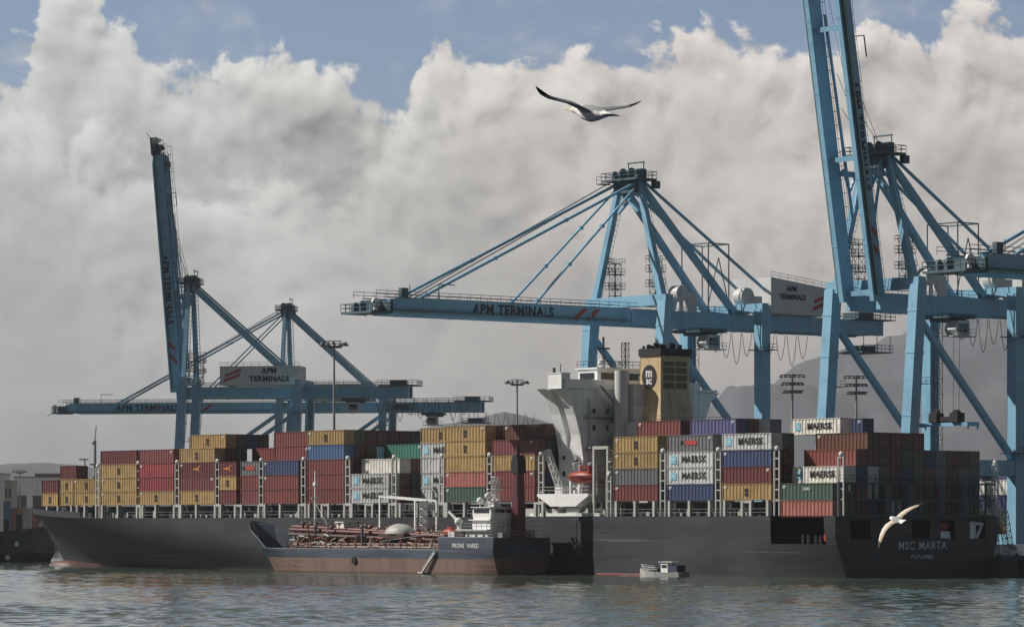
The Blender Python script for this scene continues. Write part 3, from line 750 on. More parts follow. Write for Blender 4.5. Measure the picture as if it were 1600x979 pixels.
# foremast
b = MB(); s = s_of(148, 6); b.tube(ln(s,6,9.6), ln(s,6,24.0), .42, 8, .3); b.beam(ln(s,6-1.3,20), ln(s,6+1.3,20), .3, .3); b.tube(ln(s,6,24), ln(s-.5,6,27.5), .12, 6)
b.ball(ln(s+.3,6,24.3), .55, 8, 6); b.beam(ln(s+2.4,5.2,9.6), ln(s+2.4,5.2,21.0), .3, .3); b.beam(ln(s+2.4,3.8,21), ln(s+2.4,6,21), .4, .25); b.build('foremast', M['cream'], ship)
b = MB(); s = 240; b.tube(ln(s,16,10), ln(s,16,17), .2, 6); b.build('jackstaff', M['cream'], ship)

# ---- bridge tower, funnel, lifeboat deck
HP, HA, HF = 4.0, 62.8, 68.9                          # port side t, aft end s, forward end s of the tower
def t2y(t): return -t
tw = MB(); tw.bb(HA, HF, -HP, -30, 9.5, 30.6)
tower = tw.build('bridge_tower', M['white'], ship)
tw = MB()                                            # flared bracket carrying the wing, port and starboard
prof = [(-HP+.02, 19.5), (-HP+.6, 23.0), (-HP+1.7, 26.4), (-HP+3.0, 29.2), (-HP+4.9, 30.55), (-HP+.02, 30.55)]
for s0, s1 in ((HA+.05, HA+2.4), (HF-2.4, HF-.05)):
    tw = MB(); tw.prism([(y, z) for y, z in prof], 'x', s0, s1); tw.build('wing_bracket', M['white'], ship)
tw = MB(); tw.prism([(-30-(y+HP), z) for y, z in prof], 'x', HA+.05, HF-.05)
tw.build('wing_bracket', M['white'], ship)
tw = MB(); tw.bb(HA-.3, HA+3.6, -34.0, .2, 30.6, 31.0); tw.bb(HA+3.6, HF+.6, -30, -4, 30.6, 31.0); tw.bb(HA-.3, HA-.15, -30, .2, 31, 32.1); tw.bb(HA+3.45, HA+3.6, -4, .2, 31, 32.1); tw.bb(HF+.45, HF+.6, -30, -4, 31, 32.1)
tw.build('bridge_wing', M['white'], ship)
tw = MB(); tw.bb(HA, HA+3.4, -1.2, .7, 30.5, 33.0); tw.bb(HA-.1, HA+3.5, -1.3, .8, 33.0, 33.15); e = tw.build('wing_cab', M['white'], ship)
tw = MB(); tw.tube((HA+1,0,33.1),(HA+1,0,34.6),.08,5); tw.tube((HA+2.4,.2,33.1),(HA+2.4,.2,34.0),.25,6); tw.build('wing_antenna', M['steel'], ship)
tw = MB(); tw.bb(HA+1.2, HF, -27, -8.2, 31, 34.0); tw.bb(HA+.9, HF+.4, -27.3, -7.9, 34.0, 34.25); wh = tw.build('wheelhouse', M['white'], ship)
tw = MB(); tw.bb(HA+1.15, HA+1.25, -26, -9, 32.3, 33.4); tw.bb(HA+2, HF-.6, -8.16, -8.1, 32.3, 33.4); tw.build('window_band', M['glass'], wh)
tw = MB(); tw.rail([(HA+1,-27,34.25),(HA+1,-8,34.25),(HF,-8,34.25)], 1.1, 1.5, .05)
tw.tube((HA+4,-12,34.2),(HA+4,-12,39.5),.2,6); tw.beam((HA+4,-10.6,37.6),(HA+4,-13.4,37.6),.15,.3); tw.lattice((HA+3,-16,34.2),(HA+3,-16,38.6),.9,.08,4)
tw.tube((HA+3,-19.5,34.2),(HA+3,-19.5,37.8),.12,6); tw.build('radar_mast', M['steel'], wh)
for y, z, r in ((-10, 35.0, .75), (-14, 34.9, .6), (-22, 35.1, .8)):
    tw = MB(); tw.ball((HA+2.2, y, z), r, 10, 8); tw.build('radome', M['white'], wh, True)
wn0 = MB(); wn0.bb(0, .04, -.35, .35, -.42, .42); wme = wn0.mesh('window', M['glass'])
for lvl in range(6):                                 # windows on the aft and port faces
    z = 12.6+lvl*2.75
    for y in (-6.4, -9.4, -12.4, -15.4):
        if (lvl+int(y)) % 3 == 0: continue
        o = link('window', wme, tower); o.location = (HA-.04, y, z+.6)
    for s in (64.4, 67.6):
        o = link('window', wme, tower); o.location = (s, -HP, z+.4+.9*(s > 66)); o.rotation_euler = (0, 0, radians(90))
for z in (15.3, 20.6, 25.8):                          # walkways across the aft face
    tw = MB(); tw.bb(HA-1.5, HA-.01, -13.5, -HP-.4, z+.2, z+.32); tw.rail([(HA-1.45,-HP-.5,z+.32),(HA-1.45,-13.4,z+.32)], 1.05, 1.3, .04); tw.build('walkway', M['cream'], tower)
for k in range(3):
    z = 15.6+k*5.25; tw = MB(); tw.beam((HA-1.0,-7.0 if k % 2 else -12.5,z),(HA-1.0,-12.5 if k % 2 else -7.0,z+5.1),.7,.14); tw.rail([(HA-1.3,-7.0 if k % 2 else -12.5,z),(HA-1.3,-12.5 if k % 2 else -7.0,z+5.1)],.9,1.2,.035); tw.build('outside_stair', M['cream'], tower)
for y, z0, z1 in ((-5.2,11,29),(-14.6,11,30),(-16.2,14,33)):
    tw = MB(); tw.tube((HA-.25,y,z0),(HA-.25,y,z1),.14,8); tw.build('pipe', M['house_grey'], tower)
tw = MB()
for z in (15.1, 20.4, 25.6): tw.bb(HA-.16, HA-.01, -29, -HP-.1, z, z+.18)
tw.build('belt_moulding', M['cream'], tower)
tw = MB()                                            # aft casing with exhaust duct beside the funnel
tw.bb(53.0, HA-.02, -29, -9.5, 9.5, 25.0); tw.bb(57.5, HA-.05, -24, -10.5, 25, 31.4); tw.tube((59.5,-9.6,22),(59.5,-9.6,33.6),1.2,14); tw.bb(57.2, HA, -24, -10.2, 27.6, 27.85)
tw.rail([(57.3,-10.3,27.8),(57.3,-23,27.8)], 1.1, 1.5, .05); tw.rail([(53.1,-9.6,25),(53.1,-28,25)], 1.1, 1.5, .05)
casing = tw.build('engine_casing', M['house_grey'], ship, True)
FS0, FS1, FT0, FT1 = 53.7, 58.8, 13.0, 19.4
fn = MB()
fn.loft([[(FS0-.5,-FT0+.5,24),(FS1+.8,-FT0+.5,24),(FS1+.8,-FT1-.5,24),(FS0-.5,-FT1-.5,24)],
         [(FS0,-FT0,30),(FS1,-FT0,30),(FS1,-FT1,30),(FS0,-FT1,30)], [(FS0,-FT0,36.0),(FS1-.2,-FT0,36.0),(FS1-.2,-FT1,36.0),(FS0,-FT1,36.0)]])
funnel = fn.build('funnel', M['funnel'], ship)
fn = MB(); fn.bb(FS0-.25, FS1+.1, -FT1-.25, -FT0+.25, 36.0, 37.2)
for i in range(8):
    s = FS0+.6+(i % 3)*1.6; y = -FT0-.8-(i//3)*1.9; fn.tube((s,y,37.1),(s-.2,y,37.9+.25*(i % 2)),.42,8)
for i in range(5): fn.tube((FS0+.5+i,-FT0-.3,37.1),(FS0+.5+i,-FT0-.3,37.7),.25,6)
fn.build('funnel_cap', M['soot'], funnel)
fn = MB()
for i in range(4):
    for y0, y1 in ((-FT0-.6, -FT0-3.0), (-FT0-3.4, -FT0-5.8)):
        z = 30.6+i*1.25; fn.bb(FS0-.05, FS0+.05, y0, y1, z, z+1.0)
fn.build('louvre_grille', M['louvre'], funnel)
fn = MB(); fn.bb(FS0-.09, FS0-.02, -FT1, -FT0, 35.1, 35.35); fn.bb(FS0-.09, FS0-.02, -FT0-3.3, -FT0-3.1, 25, 35); fn.build('funnel_seam', M['funnel'], funnel)
fn = MB(); fn.prism([(FS0+2.75+1.75*cos(2*pi*i/28), 32.6+1.95*sin(2*pi*i/28)) for i in range(28)], 'y', -FT0+.02, -FT0+.09); em = fn.build('funnel_emblem', M['soot'], funnel)
lettering('m', 2.1, M['white_text'], em, (FS0+2.75, -FT0+.12, 33.2), (-1,0,0), name='emblem_letter', bold=.04)
lettering('sc', 1.7, M['white_text'], em, (FS0+2.75, -FT0+.12, 31.9), (-1,0,0), name='emblem_letter', bold=.04)
# lifeboat deck, boat, stores crane, gantry frame
D0 = -5.6                                            # boat deck, lifeboat and stores crane
ld_ = MB(); ld_.prism([(s+D0,z) for s, z in ((62.8,13.3),(75.6,13.3),(75.6,12.9),(72.2,11.2),(66.0,11.2),(62.8,12.9))], 'y', -2.4, -.2); ld_.bb(54.5, 72, -4, -.3, 9.6, 10.1); ld_.build('boat_deck', M['white'], ship)
ld_ = MB(); ld_.rail([(62.8+D0,-.35,13.3),(75.6+D0,-.35,13.3)], 1.1, 1.4, .05); ld_.build('boat_deck_rail', M['cream'], ship)
lb = MB(); rings = []
for i in range(11):
    u = i/10; s = 57.1+6.2*u; w = max(.10, 1.12*sin(pi*min(1, max(0, u*.96+.02)))**.5)
    rings.append([(s, -1.5+w*cos(a), 16.1+1.15*(.35+.65*w/1.12)*sin(a)*(1.0 if sin(a) < 0 else .8)) for a in [2*pi*k/12 for k in range(12)]])
lb.loft(rings); boat = lb.build('lifeboat', M['orange'], ship, True)
lb = MB(); lb.bb(57.8, 60.2, -2.1, -.9, 16.6, 17.7); lb.bb(57.6, 60.4, -2.2, -.8, 17.7, 17.8); lb.build('lifeboat_canopy', M['orange'], boat)
lb = MB(); lb.bb(58.2, 59.9, -.9, -.86, 17.05, 17.4); lb.build('window', M['glass'], boat)
lb = MB(); lb.bb(57.3, 63.1, -.40, -.34, 16.0, 16.14); lb.build('rubbing_strip', M['soot'], boat)
for s in (58.3, 62.2):
    lb = MB(); lb.beam((s,-3.2,13.3),(s,-2.8,18.4),.35,.35); lb.beam((s,-2.8,18.4),(s,-1.3,18.1),.3,.3); lb.tube((s,-1.5,18.1),(s,-1.5,17.2),.06,5); lb.build('davit', M['white'], ship)
lb = MB(); lb.beam((61.0,-1.5,13.3),(60.6,-1.5,15.2),.5,.5); lb.beam((60.6,-1.5,13.3),(61.4,-1.5,14.4),.3,.3); lb.build('boat_cradle', M['white'], ship)
lb = MB(); lb.rail([(56.6,-.4,13.4),(56.6,-3.4,13.4)],4.4,1.4,.06,3); lb.build('boat_frame', M['orange'], ship)
cr = MB(); cr.lattice((65.3,-1.4,13.6),(68.6,-1.2,20.4),.8,.13,6); cr.tube((65.3,-1.4,11),(65.3,-1.4,14.4),.5,8); cr.bb(64.3,66.2,-2.1,-.7,13.3,14.4); cr.build('stores_crane', M['white'], ship)
gf = MB()
for s in (52.6, 56.0): gf.beam((s,-.5,9.5),(s,-.5,20.6),.42,.42)
gf.beam((52.4,-.5,20.7),(56.2,-.5,20.7),.5,.5); gf.lattice((52.0,-.9,9.6),(52.0,-.9,20.2),.7,.07,8); gf.build('lashing_gantry', M['cream'], ship)
for k in range(3):
    g2 = MB(); g2.bb(60.5+k*5.2, 63.5+k*5.2, -2.6, -1.0, 9.6, 10.9); g2.build('deck_locker', M['cream'], ship)
# ------------------------------------------------------------------ quay cranes (local x along the rail away from camera, y over the water, z up)
def make_crane(label, loc, rz, gz=43.4, gh=2.7, az=69.0, yt=59.0, yl=-23.3, yr=-60.0, angle=0.0, house=(-30,-45), house_split=False, stays=(50.2,24.8), back=-37.5,
               brace=-1, hl=9.8, lean=3.4, spreader=None, trolley=-17.0, text_y=(27, 2.3), boom_text=True, gx=3.5, sharp=True):
    c = thing('gantry_crane', label, 'crane', loc, rz, 'ship to shore cranes along the quay')
    Bm = M['crane']
    def P(name, fn, mat=None, parent=c, smooth=False):
        b = MB(); fn(b); return b.build(name, mat or Bm, parent, smooth)
    gt = gz+gh
    for sx in (-1, 1):
        P('leg', lambda b: b.beam((sx*hl, lean, QZ+1.6), (sx*hl, 0, gt+1.2), 2.1, 2.0, (1,0,0)))
        P('leg', lambda b: b.beam((sx*hl, yl+(lean*.6 if brace > 0 else 0), QZ+1.6), (sx*hl, yl, gt+.6), 2.1, 2.0, (1,0,0)))
        for y in (lean, yl):
            P('bogie', lambda b: [b.box((sx*hl+k*1.7, y, QZ+.75), (1.4, .9, 1.5)) for k in (-1, 0, 1)]+[b.beam((sx*hl-2.8, y, QZ+1.55), (sx*hl+2.8, y, QZ+1.55), .8, .5)], M['crane_dark'])
        P('portal_beam', lambda b: b.beam((sx*hl, lean*.6, QZ+14.6), (sx*hl, yl, QZ+14.6), 1.7, 2.6))
        if brace < 0: P('brace', lambda b: b.beam((sx*hl, -.8, gz-2.2), (sx*hl, yl+.6, QZ+16.0), .95, .95))
        else: P('brace', lambda b: b.beam((sx*hl, yl+.8, gz-1.2), (sx*hl, 1.0, QZ+16.0), .95, .95))
        # upper frame: leaning legs, back legs, tie rods
        P('upper_leg', lambda b: b.beam((sx*(hl-.6), 0, gt+.6), (sx*2.5, -.2, az), 1.25, 1.15, (0,1,0), .95, .95))
        P('back_leg', lambda b: b.beam((sx*2.3, -1.0, az-1.0), (sx*gx, yl+1.0, gt+.3), 1.05, 1.05))
        P('tie_rod', lambda b: b.beam((sx*2.5, -1.4, az-.2), (sx*gx, back, gt+.1), .42, .42), M['crane'])
        P('rear_girder', lambda b: (b.beam((sx*gx, 2.8, gz+gh/2), (sx*gx, yr, gz+gh/2), .95, gh)))
        P('girder_rail', lambda b: b.rail([(sx*gx-sx*.4, 2.5, gt), (sx*gx-sx*.4, yr, gt)], 1.15, 2.4, .05), M['crane_dark'])
    for sx in (-1, 1):                                 # bolted splice collars, caged ladders
        lp = Vector((sx*hl, lean, QZ+1.6)); lq = Vector((sx*hl, 0, gt+1.2)); dv = (lq-lp).normalized()
        for q in (.25, .5, .74, .9): P('splice_collar', lambda b: b.beam(lp.lerp(lq,q)-dv*.22, lp.lerp(lq,q)+dv*.22, 2.26, 2.16, (1,0,0)))
        P('ladder', lambda b: b.lattice(lp+Vector((0,-1.35,12)), lq+Vector((0,-1.35,-1.5)), .62, .045, 26, rungs_only=True), M['crane_dark'])
        for q in (.3, .62): P('landing', lambda b: (b.bb(sx*hl-1.5, sx*hl+1.5, lp.lerp(lq,q).y-2.6, lp.lerp(lq,q).y-.9, lp.lerp(lq,q).z, lp.lerp(lq,q).z+.1), b.rail([(sx*hl-1.5,lp.lerp(lq,q).y-2.6,lp.lerp(lq,q).z),(sx*hl+1.5,lp.lerp(lq,q).y-2.6,lp.lerp(lq,q).z)],1.1,.8,.045)), M['crane_dark'])
        [P('girder_splice', lambda b: b.beam((sx*gx,y-.2,gz+gh/2),(sx*gx,y+.2,gz+gh/2),1.05,gh+.12)) for y in (-9.5,-19,-29,-41,-51)]
        ul = Vector((sx*(hl-.6), 0, gt+.6)); uq = Vector((sx*2.5, -.2, az))
        P('ladder', lambda b: b.lattice(ul+Vector((0,-.95,1)), uq+Vector((0,-.95,-1)), .6, .04, 22, rungs_only=True), M['crane_dark'])
    P('sill_beam', lambda b: b.beam((-hl, lean, QZ+2.6), (hl, lean, QZ+2.6), 1.4, 2.0))
    P('sill_beam', lambda b: b.beam((-hl, yl, QZ+2.6), (hl, yl, QZ+2.6), 1.4, 2.0))
    P('cross_beam', lambda b: b.beam((-hl-.9, 0, gt+1.5), (hl+.9, 0, gt+1.5), 1.7, 1.9))
    P('cross_beam', lambda b: b.beam((-hl-.9, yl, gt+.9), (hl+.9, yl, gt+.9), 1.5, 1.6))
    P('cross_beam', lambda b: b.beam((-gx, yr+1, gz+gh/2), (gx, yr+1, gz+gh/2), 1.0, gh*.9))
    P('upper_tie', lambda b: b.beam((-gx, -11.5, gt+.25), (gx, -11.5, gt+.25), .6, .5))
    # apex platform with sheaves
    def head(b):
        b.bb(-4.6, 4.6, -2.6, 2.4, az-.1, az+.25); b.bb(-2.9, 2.9, -1.2, 1.0, az-2.2, az-.1)
        for x, r_ in ((-3.0,.55), (-1.3,.95), (.9,.95), (3.1,.6)):
            b.tube((x-.16, .5, az+1.3), (x+.16, .5, az+1.3), r_, 12); b.bb(x-.4, x+.4, -.2, .9, az+.2, az+1.1)
        b.bb(-2.4, -.6, -2.1, -.6, az+.2, az+2.1); b.bb(1.2, 2.6, -2.2, -.9, az+.2, az+1.7)
        b.rail([(-4.6,-2.6,az+.25),(4.6,-2.6,az+.25),(4.6,2.4,az+.25),(-4.6,2.4,az+.25),(-4.6,-2.6,az+.25)], 1.2, 1.1, .06)
        b.beam((-2.4,-1.6,az+3.3),(2.0,-1.6,az+3.3),.25,.25); b.tube((-2.2,-1.6,az+.2),(-2.2,-1.6,az+3.3),.1,5); b.tube((1.8,-1.6,az+.2),(1.8,-1.6,az+3.3),.1,5)
        b.bb(-4.4,-3.3,-3.6,-2.4,az-1.4,az-.1); b.bb(3.2,4.5,1.4,3.6,az-.6,az-.4); b.rail([(3.2,3.6,az-.4),(4.5,3.6,az-.4)],1.2,.7,.05)
    P('apex_platform', head, M['crane_dark'])
    P('apex_tie', lambda b: (b.beam((-2.6,0,az-5.5),(2.6,0,az-5.5) if not sharp else (2.6,0,az-1.5),.5,.5), b.beam((2.6,0,az-5.5),(-2.6,0,az-1.5),.5,.5)))
    # boom, built round its hinge
    hinge = (0, 2.9, gz+gh/2); L = yt-2.9
    def B(name, fn, mat=None, parent=c):
        b = MB(); fn(b); o = b.build(name, mat or Bm, parent)
        if parent is c: o.location = hinge; o.rotation_euler = (angle, 0, 0)
        return o
    near = None
    for sx in (-1, 1):
        g_ = B('boom_girder', lambda b: (b.beam((sx*gx, .2, 0), (sx*gx, L-5.2, 0), .95, gh), b.beam((sx*gx, L-5.2, 0), (sx*gx, L-2.4, .15), .95, gh, w2=.8, h2=gh*.72)))
        if sx < 0: near = g_
        B('boom_rail', lambda b: b.rail([(sx*gx-sx*.35, 0, gh/2), (sx*gx-sx*.35, L, gh/2)], 1.15, 2.2, .05), M['crane_dark'])
        [B('boom_splice', lambda b: b.beam((sx*gx,y-.2,0),(sx*gx,y+.2,0),1.04,gh+.1)) for y in (L*.17,L*.36,L*.62,L*.83)]
        B('trolley_rail', lambda b: b.bb(sx*gx-sx*.1,sx*gx-sx*.42,0,L-2,gh*.5,gh*.5+.16), M['crane_dark'])
        B('boom_walkway', lambda b: (b.bb(sx*gx+sx*.5, sx*gx+sx*1.25, 1, L-1, -gh*.32, -gh*.26),) , M['crane_dark'])
    for y in (1.5, L*.42, L*.8): B('boom_tie', lambda b: b.beam((-gx, y, gh*.1), (gx, y, gh*.1), .8, gh*.6))
    def tip(b):
        b.bb(-gx-.8, gx+.8, L-2.6, L+1.8, -gh*.5, -gh*.36); b.bb(-gx-.5, gx+.5, L-2.8, L-2.2, -gh*.5, gh*.3)
        b.rail([(-gx-.8,L-2.6,-gh*.36),(-gx-.8,L+1.8,-gh*.36),(gx+.8,L+1.8,-gh*.36),(gx+.8,L-2.6,-gh*.36)], 1.3, 1.1, .06)
        for x, r_ in ((-gx+.3,.62), (1.2,.7), (gx-.4,.5)): b.tube((x-.2,L-.4,.25),(x+.2,L-.4,.25),r_,12); b.bb(x-.3,x+.3,L-1.0,L+.2,-gh*.4,.3)
        b.bb(-1.8,-.4,L-1.8,L-.6,-gh*.37,.6)
        b.tube((-gx-.6,L+1.6,-gh*.4),(-gx-.6,L+3.2,-gh*.75),.09,5)
    B('boom_tip_platform', tip, M['crane_dark'])
    B('boom_end_drum', lambda b: (b.tube((-gx-.75,L+.9,.35),(-gx-.35,L+.9,.35),.8,16), b.bb(-gx-.7,-gx-.4,L+.5,L+1.3,-gh*.4,.2)), M['white'])
    B('boom_end_box', lambda b: (b.bb(-gx-.3,-gx+.5,L-6.2,L-4.8,gh*.5,gh*.5+1.7), b.tube((-gx-.2,L-6.6,gh*.5),(-gx-.2,L-6.6,gh*.5+2.2),.07,5), b.beam((-gx-.2,L-6.6,gh*.5+1.5),(-gx,L-5,gh*.5+1.5),.1,.1)), M['crane_dark'])
    B('boom_davit', lambda b: (b.tube((-gx,L-13,gh*.5),(-gx,L-13,gh*.5+2.6),.09,5), b.beam((-gx,L-13,gh*.5+2.6),(-gx,L-16.5,gh*.5+2.6),.16,.16)), M['crane_dark'])
    if boom_text:
        y, size = text_y
        lettering('APM TERMINALS', size, M['navy_text'], near, (-gx-.5, y, 0), (0,-1,0), bold=.035, spacing=1.08)
        for k in range(2):
            b = MB(); y0 = y-13.2-k*3.0; b.add([(-gx-.5, y0, -.95), (-gx-.5, y0-1.2, -.95), (-gx-.5, y0-3.6, .95), (-gx-.5, y0-2.4, .95)], [(0,1,2,3)]); b.build('red_slash', M['red_mark'], near)
    # boom stays
    R = Matrix.Rotation(angle, 4, 'X')
    def bp_(x, y, z=0.0): return Vector(hinge)+R @ Vector((x, y-2.9, z))
    if angle < .1:
        for sx in (-1, 1):
            for k, y in enumerate(stays):
                P('boom_stay', lambda b: (b.beam((sx*2.5, .8, az-.6-.9*k), bp_(sx*gx, y, gh/2), .44-.12*k, .44-.12*k), [b.box(Vector((sx*2.5,.8,az-.6-.9*k)).lerp(bp_(sx*gx,y,gh/2), q), (.6,.7,.6)) for q in (.33,.66,.97)]))
        P('hoist_rope', lambda b: [b.tube((x, .8, az+.8), bp_(x*.9, stays[0]-1, gh/2+.3), .05, 4, cap=False) for x in (-1.4,-.9,.9,1.4)], M['rope'])
    else:
        for sx in (-1, 1):
            for k, y in enumerate(stays):                              # stays fold along the raised boom
                P('boom_stay', lambda b: (b.beam((sx*2.4, .8, az-.8), bp_(sx*(gx-1.1), 16+k*5, gh*.9), .36, .36), b.beam(bp_(sx*(gx-1.1), 16+k*5, gh*.9), bp_(sx*(gx-1.0), y, gh*.6), .36, .36)))
        P('hoist_rope', lambda b: [b.tube((x, .6, az+1.6), bp_(x, L*q, gh*.7), .06, 4, cap=False) for x in (-1.6, 1.6) for q in (.62, .72)]+
          [b.tube((x, 1.2, az-4), bp_(x*.7, L*.95, gh*.4), .05, 4, cap=False) for x in (-1.1, 1.1)], M['rope'])
        P('boom_latch', lambda b: (b.beam((-2.6, .6, az-3.2), bp_(-2.4, (az-gz)/sin(angle)*.93, gh*.4), .6, .9), b.beam((2.6, .6, az-3.2), bp_(2.4, (az-gz)/sin(angle)*.93, gh*.4), .6, .9)))
    # trolley, driver's cab, ropes
    tz = gz-.25
    P('trolley', lambda b: (b.bb(-gx-.2, gx+.2, trolley-3.2, trolley+3.2, tz-.5, tz+.1), b.bb(-2, 2, trolley-2.6, trolley+2, tz-1.0, tz-.4), b.rail([(-gx-.2,trolley-3.4,tz-.9),(-gx-.2,trolley+6,tz-.9)],1.1,1.0,.05)), M['crane_dark'])
    cab = P('driver_cab', lambda b: (b.prism([(trolley-1.6,tz-.9),(trolley+1.2,tz-.9),(trolley+1.9,tz-2.4),(trolley+1.2,tz-3.4),(trolley-1.6,tz-3.4)], 'x', -gx-.3, -gx+2.2), b.rail([(-gx-.5,trolley-3.0,tz-3.4),(-gx-.5,trolley+2.6,tz-3.4)],1.1,1.0,.05), b.bb(-gx-.5,-gx+2.2,trolley-3.0,trolley+2.6,tz-3.6,tz-3.42)), M['house_grey'])
    P('window', lambda b: b.bb(-gx-.36, -gx-.3, trolley-1.2, trolley+1.1, tz-2.9, tz-1.4), M['glass'], cab)
    P('festoon_cable', lambda b: [b.path([(gx-1.2, y0-q*w_, gz-.3-dp*(1-(2*q-1)**2)) for q in [i/8 for i in range(9)]], .07, 4) for y0, w_, dp in
        [(trolley-5-i*2.6-max(0,i-3)*.25, 2.4, 3.6+((i*37) % 5)*.5) for i in range(9)]], M['rope'])
    if spreader:
        zs = spreader
        P('hoist_rope', lambda b: [b.tube((x, trolley+y, tz-.5), (x*.9, trolley+y, zs+2.0), .05, 4, cap=False) for x in (-2.4, 2.4) for y in (-.7, .7)], M['rope'])
        P('spreader', lambda b: (b.beam((-6.1, trolley, zs), (6.1, trolley, zs), .8, .6), [b.beam((x, trolley-1.25, zs-.05), (x, trolley+1.25, zs-.05), .5, .7) for x in (-6, 6)],
            [b.tube((x, trolley+y, zs-.9), (x, trolley+y, zs), .16, 6) for x in (-6,6) for y in (-1.15,1.15)], b.beam((-2.9, trolley-.6, zs+.5), (2.9, trolley-.6, zs+.5), .3, .5)))
        P('headblock', lambda b: ([b.tube((x, trolley-.35, zs+1.7), (x, trolley+.35, zs+1.7), .75, 14) for x in (-2.3, 2.3)], [b.bb(x-.9, x+.9, trolley-.9, trolley+.9, zs+.35, zs+1.9) for x in (-2.4, 2.4)], b.bb(-1.5, 1.5, trolley-.5, trolley+.5, zs+.5, zs+1.3)), M['soot'])
    # machinery house and drums on the girders
    y0, y1 = house; z0 = gt+.35; hh = 5.0 if house_split else 6.6
    def hs(b): b.prism([(y0, z0), (y0, z0+hh), (y1, z0+hh-(0 if house_split else 1.6)), (y1, z0)], 'x', -gx-1.6, gx+1.6)
    hobj = P('machinery_house', hs, M['house_grey'])
    fx = -gx-1.66
    ym = (y0+y1)/2
    if house_split:
        lettering('APM', 1.9, M['navy_text'], hobj, (fx, ym-2.6, z0+3.7), (0,-1,0), bold=.05, spacing=1.1)
        lettering('TERMINALS', 1.9, M['navy_text'], hobj, (fx, ym-2.6, z0+1.6), (0,-1,0), bold=.05, spacing=1.1)
        ry = y0-.9
    else:
        lettering('APM', 1.3, M['navy_text'], hobj, (fx, y0-5.2, z0+4.6), (0,-1,0), bold=.04)
        lettering('TERMINALS', 1.3, M['navy_text'], hobj, (fx, y0-5.4, z0+3.1), (0,-1,0), bold=.04)
        ry = y1+4.6
    for k in range(2):
        b = MB(); zb = z0+.8+k*1.3; yb = ry-k*.3
        b.add([(fx, yb, zb), (fx, yb-.3, zb+.75), (fx, yb-4.6, zb+2.35), (fx, yb-4.3, zb+1.5)], [(0,1,2,3)]); b.build('red_slash', M['red_mark'], hobj)
    P('machinery_house_rail', lambda b: b.rail([(-gx-1.6,y0,z0+hh),(-gx-1.6,y1,z0+hh-(0 if house_split else 1.6))], 1.0, 2.0, .04), M['crane_dark'])
    if not house_split:
        for y, r in ((-8.5, 1.4), (-24.5, 1.6)):
            P('cable_drum', lambda b: (b.tube((-gx-1.3, y, gt+3.2), (-gx+.9, y, gt+3.2), r, 18), b.tube((-gx-1.5, y, gt+3.2), (-gx-1.3, y, gt+3.2), r*.45, 10), b.bb(-gx-1,-gx+1,y-.5,y+.5,gt,gt+2.2), b.bb(-gx-.6,-gx+1.8,y-4.2,y-1.9,gt,gt+3.4)), M['house_grey'], smooth=True)
        P('service_gantry', lambda b: ([b.tube((x, y, gt), (x, y, gt+12.5), .12, 5) for x in (-gx, gx) for y in (-16, -21)], [b.tube((x,-16,gt+12.5),(x,-21,gt+12.5),.12,5) for x in (-gx,gx)], b.tube((-gx,-16,gt+12.5),(gx,-16,gt+12.5),.12,5), b.tube((-gx,-21,gt+12.5),(gx,-21,gt+12.5),.12,5), b.tube((-gx,-21.5,gt),(-gx,-18.5,gt+10),.1,5), b.tube((-gx,-15.5,gt),(-gx,-18.5,gt+10),.1,5)), M['crane_dark'])
    # service towers beside the upper legs, rear platform, ladder
    for x in (-5.4, 5.4):
        P('service_tower', lambda b: (b.lattice((x, -1.6, gt+1), (x, -1.6, gt+8.6), 1.5, .08, 4), [b.bb(x-1.2, x+1.2, -2.9, -.3, z, z+.12) for z in (gt+4, gt+6.6)],
            [b.rail([(x-1.2,-2.9,z),(x+1.2,-2.9,z),(x+1.2,-.3,z),(x-1.2,-.3,z)],1.1,.8,.05) for z in (gt+4.1,gt+6.7,gt+8.4)]), M['crane_dark'])
    P('rear_platform', lambda b: (b.bb(-gx-1.2, gx+1.2, yr-2.5, yr+8, gt+.1, gt+.3), b.rail([(-gx-1.2,yr+8,gt+.3),(-gx-1.2,yr-2.5,gt+.3),(gx+1.2,yr-2.5,gt+.3)],1.2,1.2,.06), b.bb(-2.5,1.5,yr+1,yr+5,gt+.3,gt+1.6),
        b.bb(-gx-1, gx+1, yr-2, yr+6, gz-3.2, gz-3.0), b.rail([(-gx-1,yr+6,gz-3),(-gx-1,yr-2,gz-3)],1.2,1.0,.06), [b.tube((-gx-.8,y,gz-3),(-gx-.8,y,gz),.09,4) for y in (yr-1.5,yr+2,yr+5.5)], b.bb(-2,2,yr,yr+4,gz-3,gz-1.8)), M['crane_dark'])
    P('stair_tower', lambda b: (b.lattice((hl-1.8, yl, QZ+4), (hl-1.8, yl, gz), 1.1, .07, 14)), M['crane_dark'])
    P('leg_platform', lambda b: [(b.bb(-hl-2.2, -hl+2, yl-1.6, yl+1.6, z, z+.15), b.rail([(-hl-2.2,yl+1.6,z),(-hl-2.2,yl-1.6,z)],1.1,.8,.05)) for z in (QZ+17, gz-4)], M['crane_dark'])
    return c
RAIL_T = 41.0
make_crane('blue gantry crane with its lowered lettered boom reaching over the bridge tower', W(93, RAIL_T, 0), ROT)
make_crane('blue gantry crane behind the stern, its boom raised upright and spreader hanging', W(32, RAIL_T, 0), ROT, angle=radians(80.5), spreader=25.0)
make_crane('blue gantry crane showing only its boom tip at the edge of the photo', W(-41.5, RAIL_T, 0), ROT)
RZ2 = radians(82)
def far_crane(label, px, Y, **k):
    return make_crane(label, ((px-800)*Y/F_PX, Y, 0), RZ2, gz=41.4, gh=3.0, az=71.5, yt=68.0, yl=-30.5, yr=-58.5, house_split=True, brace=1, stays=(50, 27), back=-31.5, lean=2.2, hl=8.6, gx=3.2, trolley=-44, sharp=False, **k)
